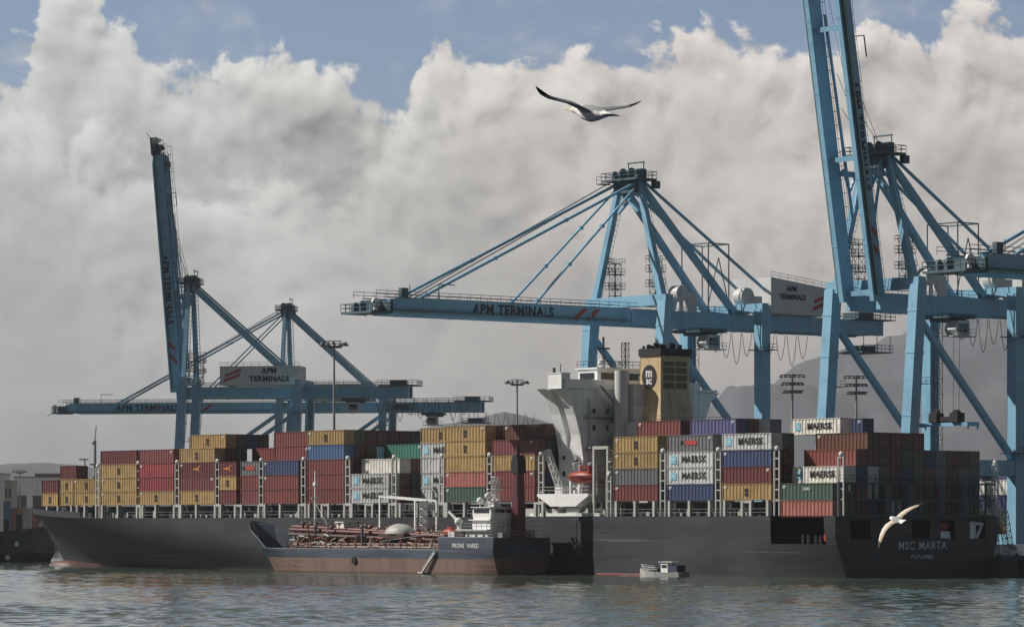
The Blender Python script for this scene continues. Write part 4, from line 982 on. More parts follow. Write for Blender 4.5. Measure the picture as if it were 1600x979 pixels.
far_crane('blue gantry crane near the bow with its boom raised upright and white sign', 297, 1006, angle=radians(85.3), house=(-9,-30))
far_crane('distant blue gantry crane with lowered boom, farthest along the quay', 447, 1130, angle=0.0, house=(-6,-26), text_y=(38, 2.4))

# ------------------------------------------------------------------ bunker tanker alongside
TT, TS, TB = -15.0, 63.2, 12.3
tk = thing('bunker_tanker', 'small navy bunker tanker with rusty red deck pipes moored alongside the container ship', 'tanker', W(TS, TT, 0), ROT)
TLn = 66.0
def thalf(s, k):
    se = 67.4+3.6*k; x = min(1, max(0, (se-s)/(18-5*k))); hb = TB/2*(1-(1-x)**2.3)
    if s < 8: hb -= (1-k)**2*1.2*((8-s)/8)**2
    return max(0.02, hb)
def ttop(s): return 6.1 if s < 14.0 else (4.1 if s < 60.5 else 4.1+5.0*min(1, ((s-60.5)/6.8))**.75)
tus = [0, 3, 7, 11, 13.99, 14.0, 20, 28, 36, 44, 50, 55, 58, 60.5, 62, 64, 65.8, 67.4]
tl = [(-1.2,0),(0,.02),(.8,.15),(1.7,.33),(2.6,.5),(3.4,.75),(4.1,1.0),(None,1.0)]
def trow(s, sg):
    r = []
    for z, k in tl:
        zz = z if z is not None else ttop(s)+.001
        kk = k if z is not None else 1.0+.9*(ttop(s)-4.1)/5
        se = 67.4+3.6*kk; s2 = s if s < 50 else 50+(s-50)*(se-50)/17.4
        r.append((s2, -TB/2+sg*thalf(s2, kk), zz))
    return r
b = MB(); nl = len(tl)
pr = [trow(s, 1) for s in tus]; sr = [trow(s, -1) for s in tus]; grid(pr); grid(sr)
b.add([p for p in pr[0]]+[p for p in sr[0]], [(j, j+1, nl+j+1, nl+j) for j in range(nl-1)])
dk = [(p[6][0], p[6][1], 4.0) for p in pr]+[(p[6][0], p[6][1], 4.0) for p in reversed(sr)]
thull = b.build('hull', M['tank_hull'], tk)
b = MB(); b.add(dk, [tuple(range(len(dk)))]); b.build('main_deck', M['tank_deck'], tk)
b = MB(); b.bb(.05, 13.95, -TB+.1, -.1, 5.0, 5.1); b.bb(13.9, 14.0, -TB+.1, -.1, 4.0, 5.9); b.build('poop_deck', M['tank_deck'], tk)
b = MB(); b.add([p[7] for p in pr]+[(p[7][0]-.12, p[7][1]-.05, p[7][2]+.14) for p in pr], [(i, i+1, len(pr)+i+1, len(pr)+i) for i in range(len(pr)-1)]); b.build('bulwark_rail', M['tank_navy'], tk)
for wd, x_ in (('PRONE', 8.8), ('VARED', 5.0)): lettering(wd, 1.0, M['white_text'], tk, (x_, .05, 4.75), (-1,0,0), name='ship_name', bold=.02)
for wd, y_ in (('PRONE', -TB/2+1.9), ('VARED', -TB/2-2.0)): lettering(wd, .85, M['dim_text'], tk, (-.04, y_, 4.1), (0,-1,0), name='ship_name', bold=.01)
lettering('VALLETTA', .7, M['dim_text'], tk, (-.04, -TB/2, 2.9), (0,-1,0), name='home_port', bold=.01)
rt = random.Random(11)
def tpart(name, mat, fn, smooth=False, parent=tk):
    b = MB(); fn(b); return b.build(name, M[mat], parent, smooth)
for i in range(9):                                   # long cargo lines running fore and aft
    y = -1.3-i*.95; z = 4.35+(i % 3)*.55; mat = ('pipe','pipe_pale','pipe_dark')[i % 3]
    tpart('cargo_pipe', mat, lambda b: (b.tube((15, y, z), (57+rt.uniform(-2,1), y, z), .17+.06*(i % 2), 7), [b.bb(s, s+.18, y-.25, y+.25, 4.0, z) for s in range(17, 57, 5)], [b.tube((s, y, z), (s+.14, y, z), .36, 8) for s in range(18, 56, 7)]))
tpart('raised_catwalk', 'pipe_dark', lambda b: (b.beam((14,-6.2,6.6),(60,-6.2,8.3),1.3,.2), b.rail([(14,-5.6,6.7),(60,-5.6,8.4)],1.0,1.6,.05), [b.beam((s,-6.2,4),(s,-6.2,6.5+(s-14)*.036),.25,.25) for s in range(16, 60, 4)]))
tpart('upper_pipe_bundle', 'pipe', lambda b: [b.tube((14.5,-3.4-k*.5,6.2+.35*(k % 2)), (59.5,-3.4-k*.5,7.5+.5*(k % 2)), .15, 6) for k in range(5)]+[b.beam((s,-3.6,4.0),(s,-3.6,6.3),.16,.16) for s in range(17, 60, 5)])
tpart('side_pipe', 'pipe_dark', lambda b: (b.tube((15,-2.2,5.6),(58,-2.2,6.6),.3,8), [b.beam((s,-2.2,4),(s,-2.2,5.7+(s-15)*.022),.22,.22) for s in range(16,58,3)]))
tpart('side_pipe', 'maroon', lambda b: (b.tube((15,-2.9,6.3),(58,-2.9,7.4),.34,8), [b.beam((s,-2.9,4),(s,-2.9,6.4+(s-15)*.024),.22,.22) for s in range(17,58,5)]))
tpart('deck_pipe_bundle', 'pipe_pale', lambda b: [b.tube((16+k*3,-.9-.3*(k % 2),4.4), (21+k*3.4,-.9-.3*(k % 2),4.5), .14, 6) for k in range(11)])
for k in range(10):                                  # valve wheels and cross-overs
    s = 17+k*4.1; mat = rt.choice(['pipe','pipe_pale','pipe_dark','tank_deck'])
    tpart('crossover_pipe', mat, lambda b: (b.path([(s,-1.0,4.3),(s,-1.1,5.7+.25*(k % 3)),(s+.4,-5,5.9+.25*(k % 3)),(s+.4,-10.6,5.8)], .15, 6), b.tube((s,-.9,4.9),(s,-.6,4.9),.32,10), b.path([(s-.9,-1.1,4.1),(s-.3,-1.3,5.5),(s+.6,-1.3,5.5),(s+1.1,-1.1,4.1)], .08, 5)))
for mat, n, zz in (('pipe', 30, 1.3), ('pipe_dark', 42, 2.0), ('pipe_pale', 26, 1.0)):
    for i in range(n):
        s = rt.uniform(15.5, 56); y = -rt.uniform(.7, 10); h = rt.uniform(.25, 1.0)*zz; w_ = rt.uniform(.25, .8)
        tpart('deck_valve_gear', mat, lambda b: (b.bb(s, s+w_, y, y-w_, 4.0, 4.0+h), b.tube((s+w_/2, y-w_/2, 4.0+h*.9), (s+w_/2, y-w_/2, 4.35+h), w_*.2, 8)))
for i in range(60):                                  # vents, valve stems and lamp posts standing above the lines
    s = rt.uniform(15, 57); y = -rt.uniform(1.5, 8.5); z = 6.3+(s-15)*.035; h = rt.uniform(.4, 1.6); mat = rt.choice(['pipe_dark','pipe_dark','pipe','pipe_pale','cream','maroon','steel'])
    if rt.random() < .5: tpart('deck_vent', mat, lambda b: (b.tube((s,y,4.2),(s,y,z+h*.7),.10,6), b.tube((s,y,z+h*.7),(s,y,z+h*.7+.3),.26,8)))
    else: tpart('valve_stand', mat, lambda b: (b.bb(s-.18,s+.18,y-.18,y+.18,4.2,z+h*.6), b.tube((s-.3,y,z+h*.6),(s+.3,y,z+h*.6),.3,8)))
for i in range(22):
    s = rt.uniform(15, 57); z = rt.uniform(4.4, 6.4); mat = rt.choice(['pipe_pale','pipe','orange','cream'])
    tpart('hose_end', mat, lambda b: b.path([(s,-.8,z),(s+rt.uniform(.5,1.5),-.75,z+rt.uniform(-.5,.4)),(s+rt.uniform(1.6,2.6),-.9,z-rt.uniform(.2,.8))], .11, 6))
tpart('inner_coaming', 'pipe_dark', lambda b: (b.beam((14.5,-5.3,5.1),(57,-5.3,5.7),.3,2.4), b.beam((14.5,-9.2,5.2),(57,-9.2,5.9),.3,2.8), b.beam((14.5,-5.3,4.1),(57,-9.2,4.1),.1,.1)))
tpart('tank_hatch', 'pipe_dark', lambda b: [b.tube((20+k*6.2,-8.6,4.0),(20+k*6.2,-8.6,5.6),.9,12) for k in range(6)])
# manifold gantry, dome, white box, foremast, rails
tpart('hose_gantry', 'white', lambda b: (b.beam((22.6,-4.4,12.2),(35.4,-4.4,13.0),.32,.3), b.beam((35.2,-4.4,5.2),(35.2,-4.4,13.2),.3,.32), b.beam((25.6,-4.4,4.0),(25.6,-4.4,12.3),.3,.3), b.lattice((23.4,-4.4,4.0),(23.4,-4.4,12.2),.9,.12,6), b.ball((35.2,-4.3,5.6),.55,8,6), b.beam((22.6,-6.6,12.2),(35.4,-6.6,13.0),.3,.3), b.beam((35.2,-6.6,5),(35.2,-4.4,5),.3,.3), b.beam((22.6,-6.6,4.0),(22.6,-6.6,12.2),.3,.3)))
tpart('storage_dome', 'cream', lambda b: b.ball((28.2,-3.2,6.7),(3.1,2.2,1.7),20,7,0.0), True)
tpart('dome_base', 'pipe_dark', lambda b: b.bb(24.8,31.6,-5,-1.3,5.9,6.7))
tpart('pipe_locker', 'white', lambda b: (b.bb(45.0,47.0,-5.4,-4.2,6.9,8.6), b.bb(44.8,47.2,-5.6,-4.0,8.6,8.75)))
tpart('foremast', 'white', lambda b: (b.tube((55.6,-6.1,4),(55.6,-6.1,17.6),.26,8,.16), b.beam((55.6,-5.2,12.8),(55.6,-7,12.8),.15,.2), b.bb(55.3,55.9,-6.4,-5.8,15,15.6), b.tube((55.6,-6.1,12),(51,-6.1,7),.06,4)))
tpart('forecastle_winch', 'steel', lambda b: (b.tube((57,-3.2,5.2),(57,-6.0,5.2),.8,10), b.bb(56,58,-4.3,-4.8,4,6), b.tube((59,-2.6,4),(59,-2.6,5.4),.3,8), b.rail([(56.5,-.3,4.1),(48,-.2,4.1)],1.0,1.5,.04)))
tpart('deck_rail', 'galv', lambda b: (b.rail([(14,-.15,4.1),(50,-.15,4.1)],1.0,1.7,.035), b.beam((14.1,-.2,4.1),(14.1,-.2,7.2),.14,.14), b.tube((14.1,-.2,6.9),(30,-.25,5.4),.05,5)))
tpart('boarding_ladder', 'white', lambda b: (b.beam((14.5,.25,3.6),(17.4,.55,.4),.5,.15), b.rail([(14.5,.3,3.6),(17.4,.6,.4)],.7,.8,.04), b.bb(17.2,18.4,.1,.9,.25,.4)))
house = tpart('deckhouse', 'white', lambda b: (b.bb(3.4,10.4,-10.8,-1.8,5.1,7.3), b.bb(3.0,11.0,-11.4,-1.2,7.3,7.45), b.bb(3.8,8.4,-9.8,-2.6,7.45,8.9), b.bb(3.4,8.9,-10.2,-2.2,8.9,9.05)))
whs = tpart('wheelhouse', 'white', lambda b: (b.loft([[(x,y,z) for x,y in ((3.9-q,-9.7),(8.2+q,-9.7),(8.2+q,-2.7),(3.9-q,-2.7))] for z,q in ((9.05,0),(10.0,.25),(11.0,.1))]), b.bb(3.6,8.6,-10,-2.4,11.0,11.12)))
tpart('window_band', 'glass', lambda b: (b.bb(4.2,8.0,-2.72,-2.62,10.15,10.75), b.bb(3.66,3.76,-9,-3.6,10.15,10.75)), parent=whs)
tpart('porthole', 'glass', lambda b: [b.tube((s,-1.82,6.4),(s,-1.76,6.4),.26,10) for s in (4.4,6.4,8.4)], parent=house)
tpart('doorway', 'glass', lambda b: b.bb(9.2,10.0,-1.82,-1.77,5.2,7.0), parent=house)
tpart('bridge_rail', 'galv', lambda b: (b.rail([(10.9,-1.3,7.45),(3.1,-1.3,7.45),(3.1,-11.3,7.45)],.95,1.2,.045), b.rail([(8.5,-2.5,11.1),(3.7,-2.5,11.1),(3.7,-9.9,11.1)],.9,1.1,.045)))
tpart('radar_mast', 'white', lambda b: (b.lattice((6.6,-6,11.1),(6.6,-6,16.0),.9,.1,5), b.beam((6.6,-4.4,14.0),(6.6,-7.6,14.0),.25,.2), b.beam((6.6,-4.8,15.2),(6.6,-7.2,15.2),.15,.35), b.tube((6.6,-6,16),(6.6,-6,19.4),.07,5), b.bb(4.4,5.6,-5,-3.8,11.1,12.1), b.tube((4.6,-3.2,11.1),(4.6,-3.2,13.6),.06,5), b.beam((6.6,-6,13),(8.2,-6,11.1),.1,.1)))
for x_, y_, z_, r_ in ((7.6,-3.6,12.1,.6),(5.4,-3.4,12.9,.5),(8.0,-7.6,11.9,.5)): tpart('radome', 'white', lambda b: (b.ball((x_,y_,z_),r_,10,8), b.tube((x_,y_,11.1),(x_,y_,z_),.09,5)), True)
tpart('funnel', 'maroon', lambda b: b.loft([[(x,y,z) for x,y in ((1.9-q,-6.9+q),(3.1,-6.9+q),(3.1,-8.2),(1.9-q,-8.2))] for z,q in ((5.1,.6),(12,.25),(16.6,0))]))
tpart('funnel_uptake', 'soot', lambda b: (b.loft([[(x,y,z) for x,y in ((1.7-q,-6.7),(3.3+q,-6.7),(3.3+q,-8.4),(1.7-q,-8.4))] for z,q in ((16.6,.1),(18.6,.0),(19.6,-.35))]), b.tube((2.2,-7.2,19.4),(2.2,-7.2,21.2),.25,8), b.tube((2.9,-7.8,19.4),(2.9,-7.8,20.6),.2,8), b.beam((1.9,-6.75,5.1),(1.9,-6.75,17),.1,.35)))
tpart('rescue_boat', 'orange', lambda b: (b.ball((13.0,-1.6,6.9),(1.9,.8,.7),12,6), b.bb(12.2,13.2,-2,-1.2,7.3,7.9)), True)
tpart('deck_crane', 'white', lambda b: (b.tube((11.7,-2.6,5.1),(11.7,-2.6,8.6),.4,10), b.beam((11.7,-2.6,8.6),(14.0,-2.2,10.4),.3,.4), b.bb(10.6,12.2,-1.5,-.6,5.1,7.0), b.ball((10.2,-1.2,8.7),.7,10,6)))
tpart('poop_rail', 'galv', lambda b: (b.rail([(13.8,-.15,6.1),(.2,-.15,6.1),(.2,-TB+.15,6.1)],1.0,1.3,.04), b.tube((.4,-3,6),(.4,-3,10.5),.08,5), b.bb(.6,1.4,-9.5,-8.4,5.1,7.4), b.bb(.5,1.6,-3.4,-2.4,5.1,6.9)))
tpart('fender', 'rubber', lambda b: [b.tube((s,.02,2.2),(s,.3,2.2),.62,12) for s in (36.5,)])

# ------------------------------------------------------------------ small workboat by the ship's side
wb_ = thing('workboat', 'little white workboat with dark blue wheelhouse floating beside the dark hull', 'boat', W(33.4, -4.6, 0), ROT+radians(4))
wb_.scale = (1, 1, .84)
def bpart(name, mat, fn, smooth=False):
    b = MB(); fn(b); return b.build(name, M[mat], wb_, smooth)
def bh(b):
    R_ = []
    for s, w_, z in ((-4.2,1.35,.95),(-2,1.5,.85),(1,1.5,.9),(3,1.2,1.1),(4.6,.5,1.45),(5.3,.06,1.6)):
        R_.append([(s,-w_,z),(s,-w_*.8,-.3),(s,w_*.8,-.3),(s,w_,z)])
    b.loft(R_)
bpart('hull', 'cream', bh)
bpart('wheelhouse', 'white', lambda b: (b.bb(-1.6,-.1,-.95,.95,.85,2.45),))
bpart('aft_shelter', 'navy', lambda b: (b.bb(-3.6,-1.62,-.98,.98,.85,2.2),))
bpart('canopy', 'white', lambda b: (b.bb(-2.6,.3,-1.15,1.15,2.75,2.86), [b.tube((x,y,2.2),(x,y,2.8),.05,5) for x in (-2.4,.1) for y in (-1,1)]))
bpart('window', 'glass', lambda b: (b.bb(-1.4,-.3,.955,.99,1.7,2.25), b.bb(-.1,-.06,-.7,.7,1.7,2.25)))
for bx in ((.6,1.6,-.8,.2,.9,1.6),(2.0,2.6,.0,.8,1.0,1.5),(1.2,1.5,.4,.9,.9,2.0)): bpart('deck_gear', 'steel', lambda b: b.bb(*bx))
bpart('deck_rail', 'white', lambda b: b.rail([(.4,1.4,.9),(3,1.15,1.1),(4.8,.3,1.5),(4.8,-.3,1.5),(3,-1.15,1.1)],.8,.9,.04))
b = MB(); b.path([tuple(W(s, -.9-.25*sin(s*.5), .12)) for s in [39+i*1.1 for i in range(14)]], .34, 8)
tag(b.build('floating_boom', M['boom_red']), 'faded red floating boom lying along the foot of the dark hull', 'boom')
# ------------------------------------------------------------------ gulls
def gull_material():
    m, nt, b = newmat('gull_plumage')
    at = nt.new('ShaderNodeAttribute', attribute_name='plumage'); nt.link(at.outputs['Color'], b.inputs['Base Color']); b.inputs['Roughness'].default_value = .8
    return m
GM = gull_material()
def make_gull(label, loc, heading, wings, roll=0.0, pitch=0.0, scale=1.0, brown=False):
    """wings: for each side a list of (span fraction along wing, sweep back, rise, chord); local x forward, y left, z up"""
    b = MB(); n = 14
    prof = [(.34,.012,.0,.012),(.31,.026,.006,.026),(.27,.040,.012,.044),(.22,.046,.012,.052),(.17,.056,.004,.062),(.10,.078,-.006,.082),(.0,.088,-.010,.092),(-.10,.074,-.004,.076),(-.18,.052,.004,.050),(-.25,.062,.008,.026),(-.32,.085,.010,.014),(-.37,.080,.010,.009)]
    b.loft([[(x, ry*cos(2*pi*i/n), z+rz*sin(2*pi*i/n)) for i in range(n)] for x, ry, z, rz in prof])
    b.loft([[(.335+.0*i, .011*cos(2*pi*k/8), .0+.013*sin(2*pi*k/8)) for k in range(8)] for i in range(1)]+[[(.385, .008*cos(2*pi*k/8), -.004+.010*sin(2*pi*k/8)) for k in range(8)], [(.405, .003*cos(2*pi*k/8), -.014+.004*sin(2*pi*k/8)) for k in range(8)]])
    for side, st in ((1, wings[0]), (-1, wings[1])):
        rings = []; m = 12
        for (sp_, sw, rise, ch) in st:
            r = []
            for k in range(m):
                a = 2*pi*k/m; u = .5+.5*cos(a)          # 1 at the leading edge
                th = .026*(.35+.65*ch/.2)*sin(a)*(.35+.9*u)*(1-.35*u)
                r.append((sw+ch*(u-.6), side*sp_, rise+th-.10*ch*(1-u)**2))
            rings.append(r)
        b.loft(rings)
    me = b.mesh('gull', GM); o = link('seagull', me)
    md = o.modifiers.new('r', 'REMESH'); md.mode = 'VOXEL'; md.voxel_size = .0105; md.use_smooth_shade = True
    sm = o.modifiers.new('s', 'SMOOTH'); sm.factor = .5; sm.iterations = 2
    bpy.context.view_layer.update()
    me2 = bpy.data.meshes.new_from_object(o.evaluated_get(bpy.context.evaluated_depsgraph_get()))
    o.modifiers.clear(); o.data = me2
    if not me2.materials: me2.materials.append(GM)
    ca = me2.color_attributes.new('plumage', 'FLOAT_COLOR', 'POINT')
    tips = [max(abs(p[0]) for p in st) for st in wings]
    nrm = [v.normal.copy() for v in me2.vertices]
    for i, v in enumerate(me2.vertices):
        x, y, z = v.co; c_ = (.80, .79, .77)
        tip = tips[0] if y > 0 else tips[1]
        if abs(y) > .085:
            f = abs(y)/tip
            c_ = (.26, .27, .29) if nrm[i].z > .1 else (.40, .40, .40)
            if brown: c_ = (.40, .31, .22) if x < .02 else (.66, .60, .52)
            if f > .80: c_ = (.02, .02, .022)
            elif f > .45 and x < -.05*0-.02 and nrm[i].z <= .1: c_ = (.22, .22, .22)
        elif nrm[i].z > .35 and -.2 < x < .12: c_ = (.30, .31, .33)
        if x > .335 and abs(y) < .03: c_ = (.62, .38, .06)
        if .285 < x < .305 and .018 < abs(y) < .05 and .012 < z < .03: c_ = (.02, .02, .02)
        ca.data[i].color = (*c_, 1)
    o.location = loc; o.scale = (scale,)*3
    o.rotation_euler = (Matrix.Rotation(heading, 3, 'Z') @ Matrix.Rotation(-pitch, 3, 'Y') @ Matrix.Rotation(roll, 3, 'X')).to_euler()
    tag(o, label, 'gull', 'gulls gliding over the harbour'); return o
def at(px, py, Y): return Vector(((px-800)*Y/F_PX, Y, CAM_H+(HOR-py)*Y/F_PX))
wl = [(0,.05,.0,.24),(.10,.06,.03,.25),(.22,.12,.065,.25),(.34,.15,.07,.24),(.48,.15,.07,.23),(.60,.13,.085,.19),(.71,.09,.11,.12),(.82,.05,.14,.025)]
wr1 = [(0,.05,.0,.20),(.10,.055,.03,.19),(.22,.07,.07,.16),(.33,.06,.10,.135),(.44,.03,.13,.11),(.53,.0,.16,.08),(.60,-.03,.20,.05),(.66,-.05,.245,.018)]
make_gull('gull gliding high in front of the clouds with wings spread', at(924, 176, 41), radians(133), (wl, wr1), radians(5), radians(10), 1.0)
wr = [(0,.05,.0,.22),(.10,.055,.01,.23),(.24,.08,-.0,.23),(.36,.09,-.05,.215),(.50,.05,-.12,.19),(.62,.0,-.2,.14),(.72,-.06,-.27,.08),(.78,-.1,-.31,.018)]
wl2 = [(0,.05,.0,.22),(.10,.055,.02,.23),(.24,.08,.03,.22),(.36,.09,.03,.20),(.50,.05,.02,.17),(.62,.0,.01,.12),(.72,-.06,.0,.07),(.80,-.1,.0,.018)]
make_gull('white gull banking low in front of the dark stern', at(1401, 812, 76), radians(112), (wr, wl2), radians(-33), radians(8), .85, True)

# ------------------------------------------------------------------ light masts
def light_mast(px, ytop, Y, label, flat=False):
    zt = CAM_H+(HOR-ytop)*Y/F_PX; x = (px-800)*Y/F_PX
    t = thing('light_mast', label, 'light mast', (x, Y, QZ), 0, 'floodlight masts in the container yard')
    b = MB(); b.tube((0,0,0),(0,0,zt-QZ),.42,10,.2); b.build('mast_pole', M['galv'], t)
    h = zt-QZ; b = MB()
    if flat:
        for k in range(3): b.beam((-2.6+.3*k,0,h-.3-1.75*k),(2.6-.3*k+.6*(k==2),0,h-.3-1.75*k),.16,.16)
    else: b.tube((0,0,h-.3),(0,0,h+.1),1.6,12); b.rail([(1.6*cos(a),1.6*sin(a),h+.1) for a in [i*pi/4 for i in range(9)]],1.0,1.0,.05)
    b.build('head_frame', M['steel'], t)
    lm = MB(); lm.box((0,0,0),(.75,.5,.42)); lme = lm.mesh('floodlight', M['galv'])
    if flat: spots = [(-2.5+.3*k+i*(5.0-.6*k)/5, 0, h-.65-1.75*k) for k in range(3) for i in range(6)]
    else: spots = [(2.6*cos(a), 2.6*sin(a), h+.35+.25*(i % 2)) for i, a in enumerate([i*pi/6 for i in range(12)])]
    for i, p in enumerate(spots):
        o = link('floodlight', lme, t); o.location = p; o.rotation_euler = (radians(25), 0, 0 if flat else atan2(p[1], p[0]))
    b = MB()
    if not flat:
        for a in [i*pi/6 for i in range(12)]: b.beam((.3*cos(a),.3*sin(a),h-.2),(2.6*cos(a),2.6*sin(a),h+.25),.12,.12)
        b.build('lamp_arm', M['steel'], t)
light_mast(522, 541, 790, 'tall floodlight mast with ring of lamps in front of far crane')
light_mast(808, 600, 930, 'floodlight mast rising behind the containers just ahead of the bridge tower')
light_mast(1238, 583, 850, 'three armed floodlight mast behind the lettered white container atop the stacks', True)
light_mast(1338, 585, 850, 'three armed floodlight mast against the mountain between two crane legs', True)
light_mast(31, 738, 1500, 'distant floodlight mast over the far terminal, nearer the photo edge')
light_mast(106, 737, 1400, 'distant floodlight mast just behind the short dark red bow container')

# ------------------------------------------------------------------ moored ship and far terminal beyond the bow
ms = thing('moored_ship', 'dark hulled ship with pale upper strake moored beyond the bow', 'ship', (-128, 868, 0), radians(3))
def mpart(name, mat, fn, parent=ms):
    b = MB(); fn(b); return b.build(name, M[mat], parent)
def mh(b):
    R_ = []
    for x, w_, zt in ((-95,9,7),(-40,11,6.6),(5,11,6.6),(14,9,6.9),(20,5.5,7.6),(24.5,.4,8.4)):
        R_.append([(x,-w_,zt),(x,-w_*.95,2),(x-1.5*(x>10),-w_*.75,-1),(x-1.5*(x>10),w_*.75,-1),(x,w_*.95,2),(x,w_,zt)])
    b.loft(R_)
mpart('hull', 'moored_hull', mh)
mpart('upper_strake', 'house_grey', lambda b: (b.bb(-95,6,-11.06,-10.9,6.2,8.6), b.bb(-95,6,-10.8,10.8,6.7,6.8)))
lettering('SPARE', 1.2, M['black_text'], ms, (-1.5,-11.1,7.5), (1,0,0), name='lettering', bold=.02)
mpart('deck_rail', 'galv', lambda b: b.rail([(-95,-10.9,8.6),(6,-10.9,8.6)],1.1,1.6,.05))
for i in range(16): mpart('deck_gear', 'steel', lambda b: b.bb(-24+i*2.7, -24+i*2.7+rt.uniform(.6,2.4), -9, -6, 6.8, 6.8+rt.uniform(1.5,5.2)))
mpart('deck_crane', 'galv', lambda b: (b.tube((3,-6,6.8),(3,-6,17),.5,8), b.lattice((3,-6,16.5),(12,-7,13),.8,.1,6), b.tube((-8,-6,6.8),(-8,-6,16),.35,8)))
mpart('anchor', 'white', lambda b: (b.bb(16.2,17.0,-8.9,-8.3,3.6,4.6), b.ball((14.6,-9.4,1.0),.6,8,6)))
for x, z, cn in ((-6.5, 8.7, 'mblue'), (-12.8, 8.7, 'blue'), (-12.8, 11.3, 'blue')):
    place_container(0, 0, 0, 6.1, cn, None, False, f"{PAL[cn][0]} container on the moored ship, {'upper one' if z > 10 else ('nearer its bow' if x > -10 else 'lower one of two')}")
    o = [q for q in bpy.data.objects if q.name.startswith('shipping_container')]
    o = max(o, key=lambda q: (len(q.name), q.name)); o.location = (-128+x, 864, z-1.9); o.rotation_euler = (0, 0, radians(3)); o['group'] = 'containers on the moored ship'
def block(px0, px1, ytop, Y, dep, label, mat='buff', win=True, name='terminal_building', rows=2):
    x0, x1 = (px0-800)*Y/F_PX, (px1-800)*Y/F_PX; zt = CAM_H+(HOR-ytop)*Y/F_PX; H = zt-2
    t = thing(name, label, 'building', ((x0+x1)/2, Y, 2.0)); w_ = x1-x0
    b = MB(); b.bb(-w_/2, w_/2, 0, dep, 0, H); b.build('wall', M[mat], t)
    b = MB(); b.bb(-w_/2-.4, w_/2+.4, -.4, dep+.4, H, H+.6); b.build('roof', M['galv'], t)
    n = max(2, int(w_/6))
    for r in range(rows):
        for i in range(n):
            b = MB(); xc = -w_/2+(i+.5)*w_/n; zc = H*(r+.6)/(rows+.2); b.bb(xc-w_/n*.3, xc+w_/n*.3, -.08, -.02, zc-H/rows*.22, zc+H/rows*.22); b.build('window', M['glass'], t)
shore = MB(); shore.prism([(-900,1330),(-128,1330),(-128,1800),(-900,1900)], 'z', -3, 2.0)
tag(shore.build('far_quay', M['concrete']), 'far quay of the terminal beyond the bow', None, None, 'structure')
block(-60, 6, 741, 1560, 18, 'pale flat roofed building at the far terminal', 'house_grey', rows=3)
block(7, 18, 752, 1500, 18, 'narrow grey block beside the pale flat roofed building', 'buff', rows=3)
block(22, 95, 746, 1640, 24, 'long low white terminal shed in the distance', 'white', rows=1)
block(55, 96, 741, 1720, 30, 'dark roofed warehouse behind the long white shed', 'maroon', rows=1)
for i, (px0, px1, yt_, cn) in enumerate(((8,17,782,'mblue'),(18,24,790,'pred'),(25,31,788,'yellow'),(34,44,784,'grey'),(45,54,790,'pred'),(56,66,787,'grey'),(-4,6,772,'mblue'))):
    Y = 1400; L = round((px1-px0)*Y/F_PX, 1); z = CAM_H+(HOR-yt_)*Y/F_PX
    body, fr, dr = cmesh(max(2.5, L)); st = int(max(1, (z-2)//2.6))
    for k in range(st):
        o = link('shipping_container', body); o.location = ((px0+px1)/2*Y/F_PX-800*Y/F_PX, Y+i*3, 2+k*2.6); o.color = (*PAL[cn][1], 1); q = link('frame', fr, o); q.color = o.color
        tag(o, f"{PAL[cn][0]} container in stack {ORD[i]} from photo edge at far terminal, {TIERN[min(4,k)] if k < 5 else 'top tier'}", 'container', 'containers at the far terminal')

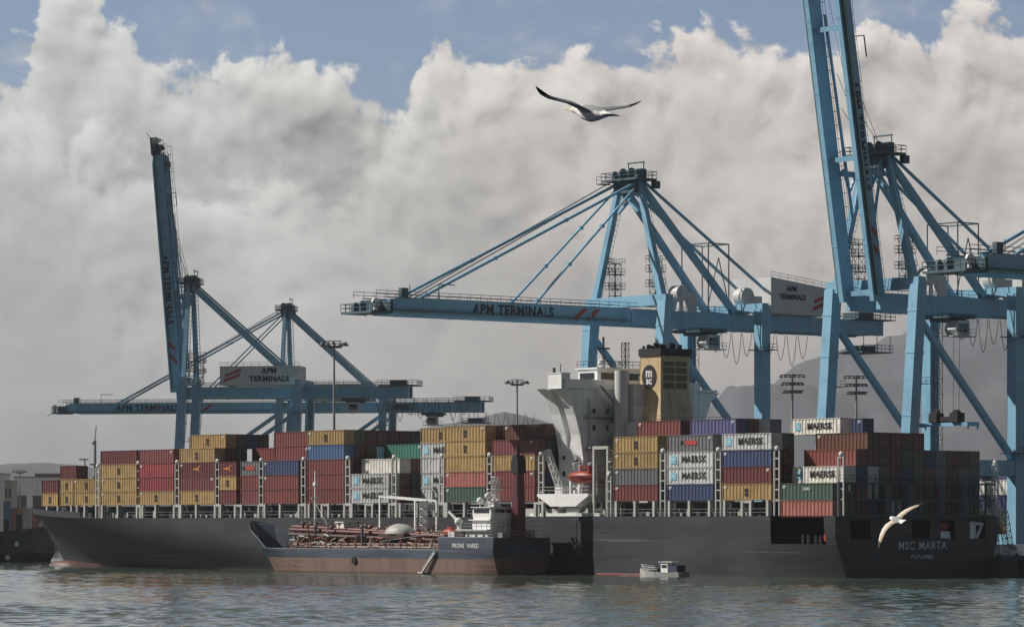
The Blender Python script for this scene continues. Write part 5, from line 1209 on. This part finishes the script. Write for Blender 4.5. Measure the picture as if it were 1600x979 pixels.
# ------------------------------------------------------------------ yard and quay by the stern
def yard_container(px, Y, z, L, cn, label, mark=None, yaw=ROT):
    body, fr, dr = cmesh(L); o = link('shipping_container', body); o.location = ((px-800)*Y/F_PX, Y, z); o.rotation_euler = (0,0,yaw); o.color = (*PAL[cn][1], 1)
    q = link('frame', fr, o); q.color = o.color
    for d_ in dr: q = link('door', d_, o); q.color = o.color
    tag(o, label, 'container', 'containers in the yard behind the stern'); return o
Y = 668; rows_ = [('house_grey',)]
cols = ['dgrey','olive','green','blue','white','pblue']
for k, cn in enumerate(cols): yard_container(1556, Y, QZ+.02+k*2.6, 11.4, cn, f"{PAL[cn][0]} container in yard stack beyond the stern, {ORD[k]} tier")
for k, cn in enumerate(['brown','dgrey','blue','dred','grey']): yard_container(1592, Y+14, QZ+.02+k*2.6, 11.4, cn, f"{PAL[cn][0]} container in yard stack behind the crane leg, {ORD[k]} tier")
# access ladder to the stern
gw = thing('gangway', 'pale lattice gangway leading from the quay up to the stern', 'gangway', W(2.0, 37.0, 0), ROT)
b = MB(); b.lattice((-2.2,-1.6,QZ), (-1.0,-1.2,10.2), 1.1, .09, 7); b.build('stair_frame', M['cream'], gw)
b = MB(); b.lattice((1.0,-1.2,QZ), (1.4,-1.2,15), 1.3, .09, 9); b.build('stair_tower', M['cream'], gw)
def van(px, Y, label, mat, rz):
    t = thing('parked_van', label, 'van', ((px-800)*Y/F_PX, Y, QZ+.004), rz, 'vans parked on the quay')
    b = MB(); b.prism([(-2.4,.35),(2.3,.35),(2.4,1.0),(1.75,1.25),(1.1,2.05),(-2.4,2.1)], 'y', -.95, .95); b.build('body', M[mat], t)
    b = MB(); b.prism([(.2,1.25),(1.55,1.25),(1.0,1.95),(.2,1.95)], 'y', -.965, .965); b.build('window', M['glass'], t)
    for x in (-1.5, 1.5):
        for y in (-.85, .85):
            b = MB(); b.tube((x, y-.12, .34), (x, y+.12, .34), .34, 12); b.build('wheel', M['rubber'], t)
van(1571, 611, 'white van parked on the quay edge, closer to the ship stern', 'white', radians(15))
van(1590, 613, 'white van parked on the quay edge beside the crane leg', 'white', radians(170))
for i in range(5):
    s = -4-i*9; b = MB(); p = W(s, 39.4, QZ); b.tube(p, p+Vector((0,0,.55)), .28, 10); b.tube(p+Vector((0,0,.5)), p+Vector((0,0,.72)), .42, 10)
    tag(b.build('mooring_bollard', M['steel']), 'black mooring bollard on the quay edge astern of the ship', 'bollard', 'bollards along the quay edge')
for i in range(5):
    s = -3-i*11; b = MB(); p = W(s, 38.1, 1.6); b.beam(p+Vector((0,0,-1.4)), p+Vector((0,0,1.3)), 1.6, .7); 
    tag(b.build('quay_fender', M['rubber']), 'black rubber fender on the quay wall astern of the ship', 'fender', 'fenders on the quay wall')
